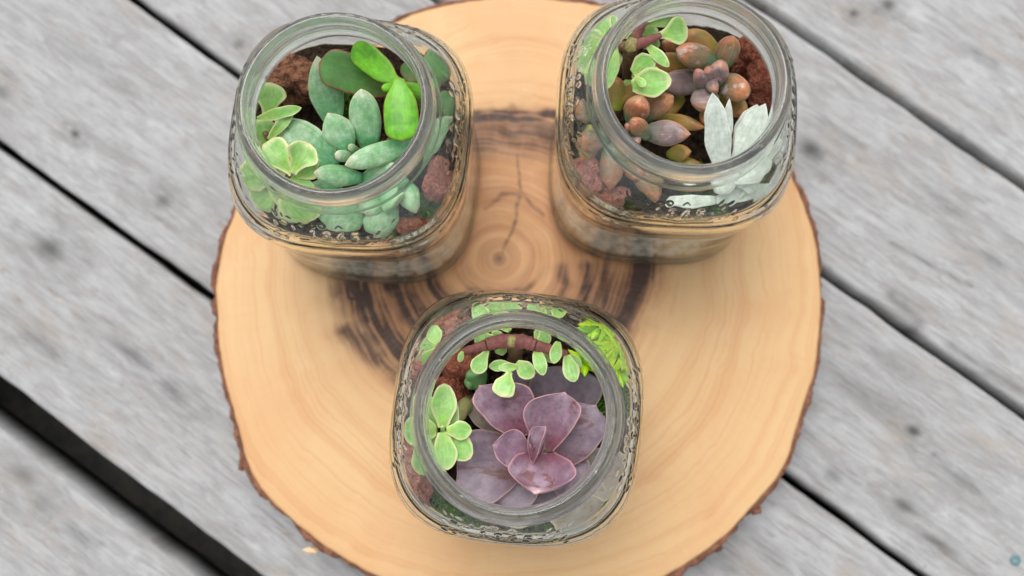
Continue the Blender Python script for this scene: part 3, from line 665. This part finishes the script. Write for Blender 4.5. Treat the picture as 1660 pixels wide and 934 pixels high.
def leaf(parent, mat, b, t_, w, sh='oval', th=.22, cup=0., bend=0., roll=0., nt=22, na=20, label=None, wav=.03, name='leaf', world=False, skew=0.):
    b_ = np.array(b if world else pt(*b), float); e_ = np.array(t_ if world else pt(*t_), float)
    W_ = (w if world else wmm(w, (b_[2]+e_[2])/2))/2
    u = e_-b_; L = np.linalg.norm(u); u /= L
    vw = np.array([0, 0, CAMH])-(b_+e_)/2; vw /= np.linalg.norm(vw)      # the leaf's face is turned upward, out of the jar
    n = vw-u*(vw@u); n /= np.linalg.norm(n)+1e-9; s = np.cross(u, n)
    cr, sr = math.cos(roll), math.sin(roll); n, s = n*cr+s*sr, s*cr-n*sr
    tau = np.linspace(0, 1, nt); t = np.sin(tau*np.pi/2)**1.15
    pr = np.array(SH[sh]); wt_ = np.interp(t, pr[:, 0], pr[:, 1])
    fine = np.linspace(0, 1, 400); wf = np.interp(fine, pr[:, 0], pr[:, 1])
    for kn in ((61, 31) if sh not in ('ech', 'blunt') else (61, 41)):
        kk = np.hanning(kn); kk /= kk.sum(); hk = kn//2
        w2 = np.convolve(np.concatenate([np.full(hk, wf[0]), wf, -wf[-2:-2-hk:-1]]), kk, 'valid')
        if sh in ('ech', 'blunt'): mk = sstep(.97, .90, fine); wf = wf*(1-mk)+w2*mk
        else: wf = w2
    wf = wf/wf.max(); wt_ = np.interp(t, fine, wf); wt_[-1] = 0
    if sh in ('spoon', 'oval', 'fat'): wt_ = np.where(t > .9, np.minimum(wt_*1.12, np.sqrt(np.clip(1-t, 0, 1)/.1)*np.interp(.9, fine, wf)), wt_)
    sd = random.random()*100
    an = np.linspace(0, 2*np.pi, na, endpoint=False); ca = np.cos(an); sa = np.sin(an)
    wv = 1+wav*2*(vnoise(t*4+sd, 0*t, 3)-.5)
    V = []; A = []
    T = th*W_*2*np.clip(np.minimum(1, .35+wt_), 0, 1)*np.sqrt(np.clip((1-t)/.12, 0, 1)).clip(0, 1)
    for i in range(nt):
        wl = W_*wt_[i]*wv[i]; x = ca*wl*(1+wav*(vnoise(np.full(na, t[i]*5+sd), ca*2+5, 7)-.5))
        x = x+skew*W_*t[i]**5; y = np.where(sa > 0, sa*.42, sa*.62)*T[i]+cup*W_*(ca**2)*wt_[i]+wav*W_*(vnoise(np.full(na, t[i]*3+sd), ca*1.5+9, 11)-.5)
        c = b_+u*(t[i]*L)+n*(bend*L*math.sin(math.pi*t[i]*.75)-bend*L*math.sin(math.pi*.75)*t[i])
        V.append(c+np.outer(x, s)+np.outer(y, n))
        d = np.minimum((1-np.abs(ca))*wt_[i]+.0*ca, (1-t[i])*L/max(W_, 1e-6)*.6)
        A.append(np.stack([d, np.full(na, t[i]), ca], -1))
    V = np.concatenate(V); A = np.concatenate(A); V = clampjar(V)
    # close the base
    V = np.concatenate([V, [V[:na].mean(0)]]); A = np.concatenate([A, [A[:na].mean(0)]])
    F = gridfaces(nt, na).tolist()+[[(j+1) % na, j, nt*na] for j in range(na)]
    # orientation: s x ... ensure outward
    return obj(name, V, F, mat, parent, attrs={'leafco': A}, label=label)
def tube(parent, mat, pts, rad, name='stem', na=12, knots=True, world=False, label=None):
    Q = np.array([p if world else pt(*p) for p in pts], float); m = 8*(len(Q)-1)+1
    q = np.linspace(0, len(Q)-1, m); C_ = np.stack([np.interp(q, np.arange(len(Q)), Q[:, c]) for c in range(3)], 1)
    for _ in range(3): C_[1:-1] = (C_[:-2]+2*C_[1:-1]+C_[2:])/4
    R_ = np.interp(q, np.arange(len(Q)), rad if hasattr(rad, '__len__') else [rad]*len(Q))
    if knots: R_ = R_*(1+.16*np.exp(-((q*1.7 % 1)-.5)**2*60))*(1+.08*(vnoise(q*3, 0*q, 5)-.5))
    an = np.linspace(0, 2*np.pi, na, endpoint=False); V = []
    d = np.gradient(C_, axis=0); d /= np.linalg.norm(d, axis=1, keepdims=True)
    ref = np.array([.3, .5, .8]); 
    for i in range(m):
        a = np.cross(d[i], ref); a /= np.linalg.norm(a); b = np.cross(d[i], a)
        V.append(C_[i]+R_[i]*(np.outer(np.cos(an), a)+np.outer(np.sin(an), b)))
    V = clampjar(np.concatenate(V)); F = gridfaces(m, na).tolist()+[list(range(na))[::-1], list(range((m-1)*na, m*na))]
    return obj(name, V, F, mat, parent, label=label)
def plant(name, label, cat, u, v, group=None):
    b = pt(u, v, 64); return thing(name, label, cat, (b[0], b[1], 64), group)
def rock(u, v, z, r, mat, label, seed, sub=5, amp=.3):
    c = pt(u, v, z); V, F = lump(c, r, seed, sub, amp, 1.25, 5); o = obj('lava_rock', clampjar(V), F, mat)
    return tag(o, label, 'rock', 'lava rocks among the plants')
def tuft(k, u, v, rad, n, z0, h, mat, label, seed, name='moss', stuff=True, th0=.35):
    global CUR
    CUR = k; r_ = random.Random(seed); VV = []; FF = []; off = 0; c0 = pt(u, v, z0)
    for _ in range(n):
        a = r_.uniform(0, 6.283); r = rad*math.sqrt(r_.random()); b = np.array([c0[0]+r*math.cos(a), c0[1]+r*math.sin(a), z0-1])
        d = np.array([r_.gauss(0, .6), r_.gauss(0, .6), r_.uniform(.5, 1.2)]); d /= np.linalg.norm(d); hh = h*r_.uniform(.5, 1.2)
        s = np.cross(d, [r_.random(), r_.random(), .1]); s /= np.linalg.norm(s); w = th0*r_.uniform(.6, 1.2); n2 = np.cross(d, s)
        mid = b+d*hh*.55; tip = b+d*hh+np.array([r_.gauss(0, .2), r_.gauss(0, .2), 0])*hh
        V = [b+s*w, b-s*w, b+n2*w*.6, mid+s*w*.9, mid-s*w*.9, mid+n2*w*.6, tip]
        VV.append(V); FF += [[q+off for q in f_] for f_ in ([0, 1, 4, 3], [1, 2, 5, 4], [2, 0, 3, 5], [3, 4, 6], [4, 5, 6], [5, 3, 6])]; off += 7
    o = obj(name, clampjar(np.concatenate(VV)), FF, mat); return tag(o, label, kind='stuff')

# ================================================================== jar A
CUR = 'A'
rock(270, 262, 79, (10.4, 9.6, 9.5), M['rock_dark'], 'dark brown pitted lava rock behind the cream edged leaves in the jade jar', 3, amp=.34)
rock(712, 570, 76, (6.4, 9.4, 8), M['rock_pink'], 'dusty red lava rock pressed on the glass below the embossed number, jade jar', 12)
rock(655, 712, 73, (8.0, 4.6, 6), M['rock_red'], 'small red lava rock low in the jade jar corner, beside yellow moss', 8)
rock(470, 200, 70, (9, 5, 6), M['rock_dark'], 'dark lava rock hidden behind the jade leaves, near the jar wall', 19)
tuft('A', 430, 338, 6, 420, 68, 6, M['moss'], 'dark green moss between the rock and the pale rosette', 1)
tuft('A', 600, 752, 6, 200, 70, 4.5, M['moss_y'], 'yellow green moss at the glass beneath the small red rock', 2)
tuft('A', 690, 660, 6, 300, 69, 5, M['moss'], 'green moss between the two red rocks of the jade jar', 3)
CUR = 'A'
pr = plant('pale_rosette_succulent', 'blue green rosette with plump pointed leaves, in the middle of the jade jar', 'succulent', 455, 480)
tube(pr, M['greenstem'], [(455, 490, 84), (458, 492, 74), (460, 490, 64)], [2.2, 3, 3.2])
for a in [((405, 520, 84), (204, 376, 88), 116, 'point', .24, .2, .08), ((395, 400, 76), (338, 176, 88), 112, 'point', .2, .1, .05),
          ((440, 475, 92), (372, 356, 101), 104, 'point', .34, -.05, .10), ((505, 470, 88), (478, 280, 103), 104, 'plump', .38, -.08, .08),
          ((645, 450, 86), (426, 522, 97), 76, 'plump', .5, 0, .06), ((476, 562, 86), (328, 546, 97), 70, 'plump', .6, 0, .05),
          ((465, 500, 88), (396, 488, 97), 40, 'fat', .7, 0, .05), ((470, 480, 90), (440, 460, 98), 26, 'fat', .7, 0, .05),
          ((470, 575, 84), (590, 520, 90), 60, 'oval', .4, 0, .05), ((420, 560, 78), (215, 690, 76), 92, 'fat', .35, 0, .05),
          ((440, 600, 78), (400, 735, 74), 150, 'oval', .25, 0, .05), ((530, 600, 80), (480, 660, 82), 96, 'oval', .4, 0, .05),
          ((560, 560, 80), (530, 755, 74), 112, 'fat', .4, 0, .08), ((600, 560, 80), (650, 672, 80), 74, 'point', .4, 0, .05),
          ((540, 600, 84), (592, 640, 84), 90, 'fat', .5, 0, .0), ((560, 520, 80), (760, 370, 84), 100, 'point', .25, 0, .05)]:
    leaf(pr, M['pale'], a[0], a[1], a[2], a[3], a[4], a[5], a[6])
va = plant('cream_edged_succulent', 'yellow green succulent with round cream edged leaves, beside the dark brown rock', 'succulent', 250, 560)
tube(va, M['brownstem'], [(262, 548, 92), (255, 560, 82), (240, 545, 64)], [1.0, 1.4, 1.7])
tube(va, M['brownstem'], [(175, 420, 88), (200, 470, 80), (235, 530, 70)], [1.0, 1.2, 1.6], name='stem')
for a in [((180, 372, 88), (195, 260, 94), 88, 'spoon', .12, .15, 0), ((175, 450, 84), (160, 370, 88), 80, 'oval', .15, .2, .1),
          ((150, 375, 92), (290, 340, 94), 36, 'oval', .2, .3, .1), ((185, 440, 90), (268, 345, 92), 30, 'oval', .2, .3, .1), ((262, 548, 95), (172, 452, 98), 96, 'spoon', .14, .25, .06),
          ((262, 548, 96), (312, 450, 99), 92, 'spoon', .16, .5, .08), ((270, 556, 92), (335, 492, 95), 80, 'oval', .14, .2, .06),
          ((256, 560, 92), (330, 600, 90), 46, 'oval', .15, .1, 0), ((215, 540, 84), (100, 560, 82), 96, 'oval', .15, .1, .05),
          ((215, 590, 80), (138, 655, 78), 84, 'oval', .15, .15, .05), ((250, 600, 84), (200, 620, 84), 90, 'oval', .15, .1, 0), ((270, 570, 84), (315, 700, 78), 120, 'oval', .14, .15, .06),
          ((200, 500, 84), (110, 440, 82), 70, 'oval', .15, .1, 0), ((190, 470, 82), (230, 560, 82), 84, 'oval', .15, .1, 0)]:
    leaf(va, M['varieg'], a[0], a[1], a[2]*1.12, *a[3:], wav=.16)
ja = plant('jade_plant', 'glossy jade plant with bright green paddle leaves and one dark red edged leaf', 'jade plant', 610, 300)
tube(ja, M['greenstem'], [(596, 258, 99), (604, 275, 90), (620, 300, 64)], [1.7, 2.2, 2.6])
leaf(ja, M['jade_dark'], (600, 285, 84), (343, 200, 92), 128, 'paddle', .16, .1, .05, .15, label='large dark green leaf with a red edge')
leaf(ja, M['jade'], (594, 260, 98.5), (452, 142, 99), 92, 'paddle', .2, .08, .04, -.3)
leaf(ja, M['jade'], (597, 250, 99), (608, 445, 98), 116, 'paddle', .18, -.1, .04, .1)
leaf(ja, M['jade_dark'], (640, 262, 90), (632, 190, 86), 74, 'oval', .2, 0, .04)
leaf(ja, M['jade'], (605, 258, 96), (680, 300, 92), 50, 'spoon', .25, 0, .04)
leaf(ja, M['jade_dark'], (660, 330, 88), (742, 158, 86), 108, 'spoon', .18, 0, .04)
leaf(ja, M['jade_dark'], (660, 340, 84), (770, 330, 82), 90, 'spoon', .2, 0, .04)
leaf(ja, M['jade'], (592, 268, 97), (542, 281, 99), 28, 'fat', .6, 0, .04, label='tiny yellow green bud with a red tip')
leaf(ja, M['jade_dark'], (620, 440, 86), (548, 462, 92), 46, 'oval', .35, 0, .04)

# ================================================================== jar B
CUR = 'B'
rock(742, 285, 79, (6.6, 10.5, 9), M['rock_red'], 'brick red lava rock at the wall beyond the plump rosette, its face crumbly', 23)
rock(690, 195, 76, (6.5, 7.5, 8), M['rock_red'], 'smaller red lava rock touching the crumbly red one in the rusty jar', 29)
rock(150, 590, 74, (8, 9, 7), M['rock_pink'], 'dusty red lava rock seen through the shoulder under the embossed digits, rusty jar', 31)
rock(215, 670, 71, (11, 5, 5), M['rock_pink'], 'long flat red lava rock low against the glass, under the tan leaf tips', 37)
tuft('B', 560, 640, 10, 400, 68, 5, M['moss'], 'olive moss between the silver leaves and the rim of the rusty jar', 5)
tuft('B', 780, 600, 6, 250, 70, 5, M['moss_y'], 'yellowish moss at the glass outside the silver leaves', 6)
CUR = 'B'
b1 = plant('plump_rosette_succulent', 'rusty plump rosette with tiny mauve centre leaves, next to the red rocks', 'succulent', 570, 280)
tube(b1, M['greenstem'], [(565, 262, 90), (565, 275, 80), (565, 290, 64)], [2.4, 3, 3.4])
for mt, a in [('ochre', ((592, 195, 86), (474, 108, 92), 92, 'plump', .6, 0, .08)), ('brown', ((585, 218, 88), (448, 165, 97), 92, 'plump', .6, 0, .08)),
              ('brown', ((602, 228, 88), (640, 120, 96), 84, 'plump', .6, 0, .08)), ('brown', ((592, 268, 88), (692, 322, 97), 94, 'plump', .6, 0, .1)),
              ('mauve', ((572, 292, 90), (604, 208, 101), 72, 'plump', .7, 0, .05)), ('mauve', ((552, 300, 90), (516, 236, 100), 58, 'point', .7, 0, .05)),
              ('mauve', ((566, 285, 92), (554, 228, 100), 42, 'plump', .8, 0, .05)), ('mauve', ((560, 270, 92), (578, 304, 99), 46, 'plump', .8, 0, .05)),
              ('mauve', ((545, 295, 90), (545, 368, 96), 98, 'plump', .5, 0, .02)), ('mauve', ((560, 275, 80), (390, 280, 86), 90, 'plump', .6, 0, .05)),
              ('ochre', ((500, 235, 80), (372, 205, 87), 86, 'plump', .6, 0, .05)), ('ochre', ((600, 320, 80), (682, 385, 86), 76, 'plump', .6, 0, .05)),
              ('ochre', ((580, 340, 80), (540, 415, 86), 60, 'plump', .6, 0, .05)), ('ochre', ((470, 330, 74), (390, 390, 78), 60, 'plump', .6, 0, .05)),
              ('brown', ((520, 200, 76), (400, 140, 84), 60, 'plump', .6, 0, .05)), ('ochre', ((430, 300, 76), (230, 330, 84), 76, 'plump', .6, 0, .05))]:
    leaf(b1, M[mt], *a)
b2 = plant('mauve_rosette_succulent', 'mauve and orange plump rosette tucked beneath the trailing sprig', 'succulent', 310, 430)
tube(b2, M['greenstem'], [(310, 430, 88), (312, 435, 78), (320, 440, 64)], [2.2, 2.8, 3.2])
for mt, a in [('brown', ((300, 412, 86), (330, 330, 97), 92, 'plump', .6, 0, .05)), ('brown', ((320, 405, 82), (440, 322, 92), 80, 'plump', .6, 0, .08)),
              ('mauve', ((335, 445, 86), (498, 452, 96), 92, 'point', .55, 0, .05)), ('brown', ((352, 462, 90), (300, 402, 100), 62, 'plump', .6, 0, .05)),
              ('ochre', ((380, 395, 76), (548, 430, 86), 56, 'point', .6, 0, .06)), ('mauve', ((300, 440, 88), (285, 425, 97), 34, 'plump', .8, 0, .05)),
              ('mauve', ((312, 455, 88), (318, 480, 96), 32, 'plump', .8, 0, .05)), ('ochre', ((250, 370, 80), (240, 255, 88), 74, 'plump', .6, 0, .05)),
              ('ochre', ((420, 520, 76), (500, 510, 82), 60, 'point', .6, 0, .05)), ('brown', ((230, 450, 80), (120, 490, 82), 76, 'plump', .6, 0, .05)),
              ('brown', ((250, 470, 80), (225, 640, 78), 92, 'point', .6, 0, .05)), ('brown', ((290, 500, 80), (330, 600, 78), 78, 'plump', .6, 0, .05)),
              ('brown', ((330, 510, 78), (385, 680, 74), 96, 'point', .55, 0, .05)), ('ochre', ((180, 420, 78), (130, 555, 76), 84, 'point', .6, 0, .05)),
              ('brown', ((190, 380, 78), (110, 370, 80), 80, 'plump', .6, 0, .05)), ('ochre', ((440, 540, 74), (560, 610, 74), 80, 'point', .5, 0, .05))]:
    leaf(b2, M[mt], *a)
b3 = plant('trailing_sprig_succulent', 'sprig of small cream edged leaves on a red brown branching stem, above the mauve rosette', 'succulent', 290, 260)
tube(b3, M['redstem'], [(330, 55, 98), (318, 100, 99), (302, 148, 98)], [2.2, 2.3, 2.4], name='stem')
tube(b3, M['redstem'], [(302, 150, 98), (345, 140, 99), (398, 118, 100)], [2.4, 1.9, .9], name='stem')
tube(b3, M['brownstem'], [(296, 152, 97), (270, 158, 95), (240, 162, 93)], [1.9, 1.8, 1.4], name='stem')
tube(b3, M['brownstem'], [(296, 150, 97), (292, 190, 90), (290, 260, 64)], [2.4, 2.5, 2.8], name='stem')
c = pt(297, 150, 99.5); V, F = lump(c, (2.9, 2.9, 1.8), 5, 3, .15, 2.); obj('cut_end', clampjar(V), F, M['stemend'], b3, label='pale cut end of the main stem')
for a in [((338, 75, 97), (466, 50, 98), 52, 'oval', .16, .1, .05), ((392, 120, 99), (488, 95, 99), 86, 'spoon', .12, .1, .03), ((350, 150, 98), (425, 225, 98), 34, 'oval', .3, .2, .03),
          ((245, 160, 97), (216, 300, 97), 46, 'oval', .2, .1, .03), ((300, 245, 94), (378, 195, 97), 70, 'oval', .14, .25, .06), ((300, 250, 92), (404, 262, 95), 66, 'oval', .14, .1, .03),
          ((300, 290, 93), (434, 268, 98), 92, 'oval', .14, .3, .06), ((315, 262, 97), (345, 290, 99), 26, 'fat', .4, .1, .03), ((290, 270, 82), (285, 335, 82), 64, 'oval', .16, .1, .03),
          ((320, 130, 94), (385, 95, 92), 70, 'oval', .14, .1, .03), ((330, 145, 92), (395, 150, 90), 50, 'oval', .14, .1, .03), ((300, 130, 92), (280, 85, 90), 60, 'oval', .14, .1, .03),
          ((245, 165, 92), (255, 225, 92), 30, 'oval', .2, .1, .03), ((230, 130, 88), (165, 70, 84), 80, 'oval', .14, .1, .03), ((200, 170, 86), (130, 130, 82), 90, 'oval', .14, .1, .03),
          ((200, 180, 84), (125, 245, 82), 90, 'oval', .14, .1, .03), ((240, 120, 88), (215, 62, 86), 60, 'oval', .14, .1, .03), ((200, 200, 84), (165, 290, 82), 60, 'oval', .14, .1, .03)]:
    leaf(b3, M['varieg'], a[0], a[1], a[2]*1.14, *a[3:], wav=.12)
b4 = plant('silver_leaf_succulent', 'silvery white succulent with felted notched leaves standing against the jar wall', 'succulent', 640, 580)
tube(b4, M['silver'], [(625, 560, 80), (620, 580, 74), (610, 590, 64)], [3., 3.2, 3.4])
for a in [((606, 610, 80), (570, 310, 106), 94, 'toothed', .14, .1, .03), ((610, 520, 88), (628, 330, 102), 42, 'point', .25, .1, .03),
          ((640, 560, 84), (750, 348, 96), 92, 'toothed', .14, .1, .03), ((650, 530, 82), (722, 350, 94), 84, 'toothed', .14, .1, .0),
          ((630, 600, 82), (760, 520, 86), 110, 'oval', .14, .1, .03), ((640, 600, 80), (720, 590, 82), 110, 'toothed', .14, 0, .03), ((610, 650, 78), (600, 560, 84), 90, 'oval', .14, .1, .03),
          ((580, 668, 74), (418, 668, 77), 66, 'oval', .25, .1, .03), ((580, 668, 74), (790, 630, 77), 64, 'point', .25, .1, .03), ((640, 560, 80), (800, 470, 84), 90, 'oval', .14, .1, .03)]:
    leaf(b4, M['silver'], *a, wav=.14)

# ================================================================== jar C
CUR = 'C'
rock(285, 300, 78, (9.5, 6.5, 8), M['rock_red'], 'rusty lava rock beneath the red horizontal stem in the front jar', 41)
rock(258, 385, 76, (7, 7, 8), M['rock_red'], 'rounded rusty lava rock behind the cream edged rosette in the front jar', 43)
rock(150, 650, 75, (9, 13, 8), M['rock_pink'], 'large dusty red lava rock pressed on the glass under the cream edged leaves, front jar', 47)
rock(240, 160, 75, (10, 7, 7), M['rock_pink'], 'reddish lava rock at the glass near the slab pith, front jar', 53)
rock(150, 290, 74, (7, 9, 7), M['rock_pink'], 'dusty lava rock between the glass and the rusty ones, front jar', 59)
rock(380, 110, 72, (8, 5, 6), M['rock_pink'], 'low red rock seen through the far shoulder of the front jar', 61)
tuft('C', 270, 800, 11, 700, 70, 6, M['moss'], 'deep green moss at the glass under the purple rosette', 7)
tuft('C', 560, 840, 10, 500, 69, 5, M['moss'], 'green moss at the front wall below the grey outer leaves', 8)
tuft('C', 770, 420, 7, 600, 72, 8, M['moss'], 'fine green moss under the lime needles', 9)
tuft('C', 790, 740, 6, 350, 71, 5, M['moss'], 'moss strip beside the grey outer leaves at the jar corner', 10)
CUR = 'C'
ec = plant('purple_rosette_succulent', 'large dusky purple rosette with pink edged broad leaves, filling the front jar', 'succulent', 560, 570)
tube(ec, M['greenstem'], [(545, 570, 84), (550, 572, 76), (550, 575, 64)], [4, 4.4, 4.8])
for mt, a, kw in [('purple_grey', ((600, 520, 74), (650, 292, 82), 240, 'blunt', .08, .10, .08), dict(skew=.2)), ('olive', ((420, 530, 72), (338, 385, 82), 120, 'blunt', .08, .25, .1), {}),
              ('purple_grey', ((560, 640, 72), (590, 790, 76), 200, 'blunt', .08, .12, .1), {}), ('purple_grey', ((480, 480, 72), (500, 300, 76), 150, 'blunt', .08, .12, .1), {}),
              ('purple_outer', ((510, 600, 77), (262, 655, 82), 250, 'blunt', .08, .24, .02), dict(skew=-.25)), ('purple_outer', ((560, 600, 76), (398, 770, 78), 170, 'blunt', .08, .2, .06), {}),
              ('purple_outer', ((590, 650, 79), (715, 415, 90), 190, 'blunt', .08, .2, .10), dict(skew=.3)), ('purple_outer', ((600, 620, 77), (690, 700, 82), 150, 'blunt', .08, .2, .1), {}),
              ('olive', ((560, 640, 72), (735, 818, 76), 210, 'blunt', .06, .12, .05), {}), ('olive', ((640, 620, 72), (838, 680, 77), 170, 'blunt', .06, .12, .05), {}), ('olive', ((500, 660, 72), (400, 815, 75), 190, 'blunt', .06, .12, .05), {}),
              ('purple', ((485, 535, 83), (410, 334, 94), 188, 'blunt', .11, .42, -.05), dict(skew=-.75, roll=.12)), ('purple', ((572, 575, 87), (594, 378, 100), 182, 'blunt', .11, .42, -.06), dict(skew=.45, roll=-.1)),
              ('purple', ((528, 622, 89), (396, 546, 99), 128, 'blunt', .15, .5, -.04), dict(skew=-.3, roll=.35)), ('purple', ((568, 596, 86), (550, 732, 98), 220, 'blunt', .11, .62, .02), dict(skew=.15, roll=0.)),
              ('purple', ((545, 600, 90), (528, 508, 99), 58, 'blunt', .2, .8, 0.), dict(roll=.2)), ('purple', ((530, 622, 91), (572, 500, 103), 66, 'blunt', .22, .9, .04), dict(roll=-.75)),
              ('purple', ((545, 588, 89), (512, 545, 98), 40, 'blunt', .25, .8, 0.), dict(roll=.5)), ('purple', ((548, 588, 90), (538, 560, 97), 26, 'blunt', .5, .3, 0), {})]:
    leaf(ec, M[mt], *a, wav=.05, nt=34, na=36, **kw)
c1 = plant('red_stemmed_sprig', 'arching red stem hung with small cream edged leaves, across the top of the front jar', 'succulent', 470, 260)
tube(c1, M['redstem'], [(455, 215, 98), (420, 214, 98), (372, 226, 98)], [2.4, 2.5, 2.3], name='stem')
tube(c1, M['redstem'], [(372, 226, 98), (335, 238, 97), (292, 250, 95)], [1.9, 1.7, 1.3], name='stem')
tube(c1, M['redstem'], [(455, 215, 98), (495, 215, 98), (535, 228, 98)], [2.4, 2.5, 2.3], name='stem')
tube(c1, M['redstem'], [(535, 228, 98), (585, 242, 97), (640, 258, 95)], [1.9, 1.7, 1.3], name='stem')
tube(c1, M['brownstem'], [(468, 216, 96), (470, 250, 88), (462, 300, 64)], [2.6, 2.5, 2.6], name='stem')
c = pt(455, 214, 100.2); V, F = lump(c, (1.9, 2.2, 1.4), 5, 3, .2, 2.); obj('cut_end', clampjar(V), F, M['stemend'], c1, label='pale cut end on top of the red stem')
for a in [((378, 238, 97), (330, 322, 99), 56, 'spoon', .2, .15, .05), ((290, 248, 97), (280, 285, 97), 22, 'oval', .3, .1, .03), ((450, 292, 94), (378, 300, 95), 38, 'oval', .2, .25, .08),
          ((476, 300, 95), (410, 305, 96), 32, 'oval', .2, .25, .08), ((448, 318, 96), (420, 402, 98), 84, 'spoon', .16, .1, .05), ((472, 285, 94), (530, 335, 94), 60, 'oval', .16, .2, .05),
          ((538, 240, 97), (562, 330, 98), 48, 'oval', .2, .2, .05), ((612, 216, 98), (596, 290, 99), 44, 'oval', .2, .15, .05), ((640, 262, 96), (668, 352, 97), 56, 'oval', .18, .15, .05),
          ((400, 205, 92), (330, 215, 88), 54, 'oval', .16, .1, .05), ((400, 212, 90), (420, 182, 90), 50, 'oval', .16, .1, .05), ((545, 215, 92), (585, 190, 90), 54, 'oval', .16, .1, .05),
          ((540, 215, 92), (560, 175, 90), 44, 'oval', .16, .1, .05), ((560, 250, 92), (610, 280, 90), 40, 'oval', .16, .1, .05), ((400, 250, 90), (440, 240, 88), 34, 'oval', .16, .1, .05),
          ((380, 170, 88), (330, 95, 84), 60, 'point', .16, .1, .05), ((600, 150, 88), (620, 95, 84), 54, 'oval', .16, .1, .05), ((480, 150, 86), (440, 85, 82), 64, 'oval', .16, .1, .05),
          ((540, 150, 86), (590, 95, 82), 60, 'oval', .16, .1, .05), ((450, 180, 90), (380, 115, 84), 50, 'oval', .16, .1, .05), ((650, 260, 95), (690, 300, 94), 30, 'oval', .2, .1, .05),
          ((360, 170, 86), (420, 70, 80), 60, 'oval', .16, .1, .05), ((560, 150, 86), (520, 70, 80), 70, 'oval', .16, .1, .05)]:
    leaf(c1, M['varieg'], *a, wav=.08)
c2 = plant('cream_edged_rosette', 'flower like cluster of flat cream edged leaves between jar wall and purple rosette', 'succulent', 290, 470)
tube(c2, M['greenstem'], [(225, 518, 95), (262, 490, 90), (298, 435, 84), (312, 400, 64)], [1.2, 1.8, 2.8, 3.])
for a in [((224, 506, 97), (230, 356, 98), 88, 'oval', .1, .1, .03), ((236, 515, 98), (322, 514, 97), 62, 'oval', .14, .1, .03), ((230, 522, 96), (318, 610, 95), 84, 'oval', .1, .1, .03),
          ((222, 520, 97), (240, 648, 97), 84, 'oval', .12, .1, .03), ((205, 515, 92), (95, 515, 88), 100, 'oval', .12, .1, .03), ((205, 525, 90), (150, 660, 84), 90, 'oval', .12, .1, .03),
          ((245, 510, 93), (266, 425, 93), 46, 'oval', .14, .1, .03), ((200, 500, 88), (180, 400, 86), 60, 'oval', .14, .1, .03),
          ((215, 230, 84), (182, 158, 82), 56, 'point', .16, .1, .03), ((210, 240, 84), (150, 225, 80), 70, 'oval', .16, .1, .03), ((210, 250, 84), (150, 300, 80), 50, 'oval', .16, .1, .03)]:
    leaf(c2, M['varieg'], *a, wav=.1)
tube(c2, M['greenstem'], [(218, 236, 84), (240, 260, 76), (260, 300, 66)], [1.2, 1.4, 1.6], name='stem')
leaf(c2, M['varieg'], (226, 518, 97), (222, 500, 99.5), 14, 'fat', .6, label='tiny pink growing tip')
c3 = plant('green_bud_succulent', 'small smooth dark green bud leaves beside the purple rosette stem', 'succulent', 340, 350)
leaf(c3, M['bud'], (350, 372, 80), (330, 310, 88), 74, 'fat', .7); leaf(c3, M['bud'], (345, 360, 78), (310, 350, 86), 50, 'fat', .7)
tube(c3, M['greenstem'], [(348, 372, 80), (346, 370, 64)], [1.8, 2.])
c4 = plant('lime_sedum', 'bright lime sedum with a burst of needle leaves beside the front jar wall', 'succulent', 790, 250)
r_ = random.Random(4)
for q, (u, v, z) in enumerate([(800, 235, 88), (745, 180, 84), (790, 290, 86), (700, 290, 88)]):
    tube(c4, M['greenstem'], [(u, v, z), (775, 262, 64)], [.9, 1.4], name='stem')
    nn = (26, 22, 16, 9)[q]
    for k in range(nn):
        a = k*2.399+r_.uniform(-.2, .2); el = r_.uniform(-.25, .95) if k < nn*.7 else r_.uniform(.7, 1.4); Lh = r_.uniform(8, 12.5) if q < 3 else r_.uniform(6, 8)
        b = pt(u, v, z-2.5+r_.uniform(-3, 2)); d = np.array([math.cos(a)*math.cos(el), math.sin(a)*math.cos(el), math.sin(el)])
        leaf(c4, M['lime'], b, b+d*Lh, r_.uniform(2.7, 3.5), 'needle', .6, 0, .06, nt=10, na=8, world=True)
for o in bpy.data.objects:
    if '_w' in o: del o['_w']
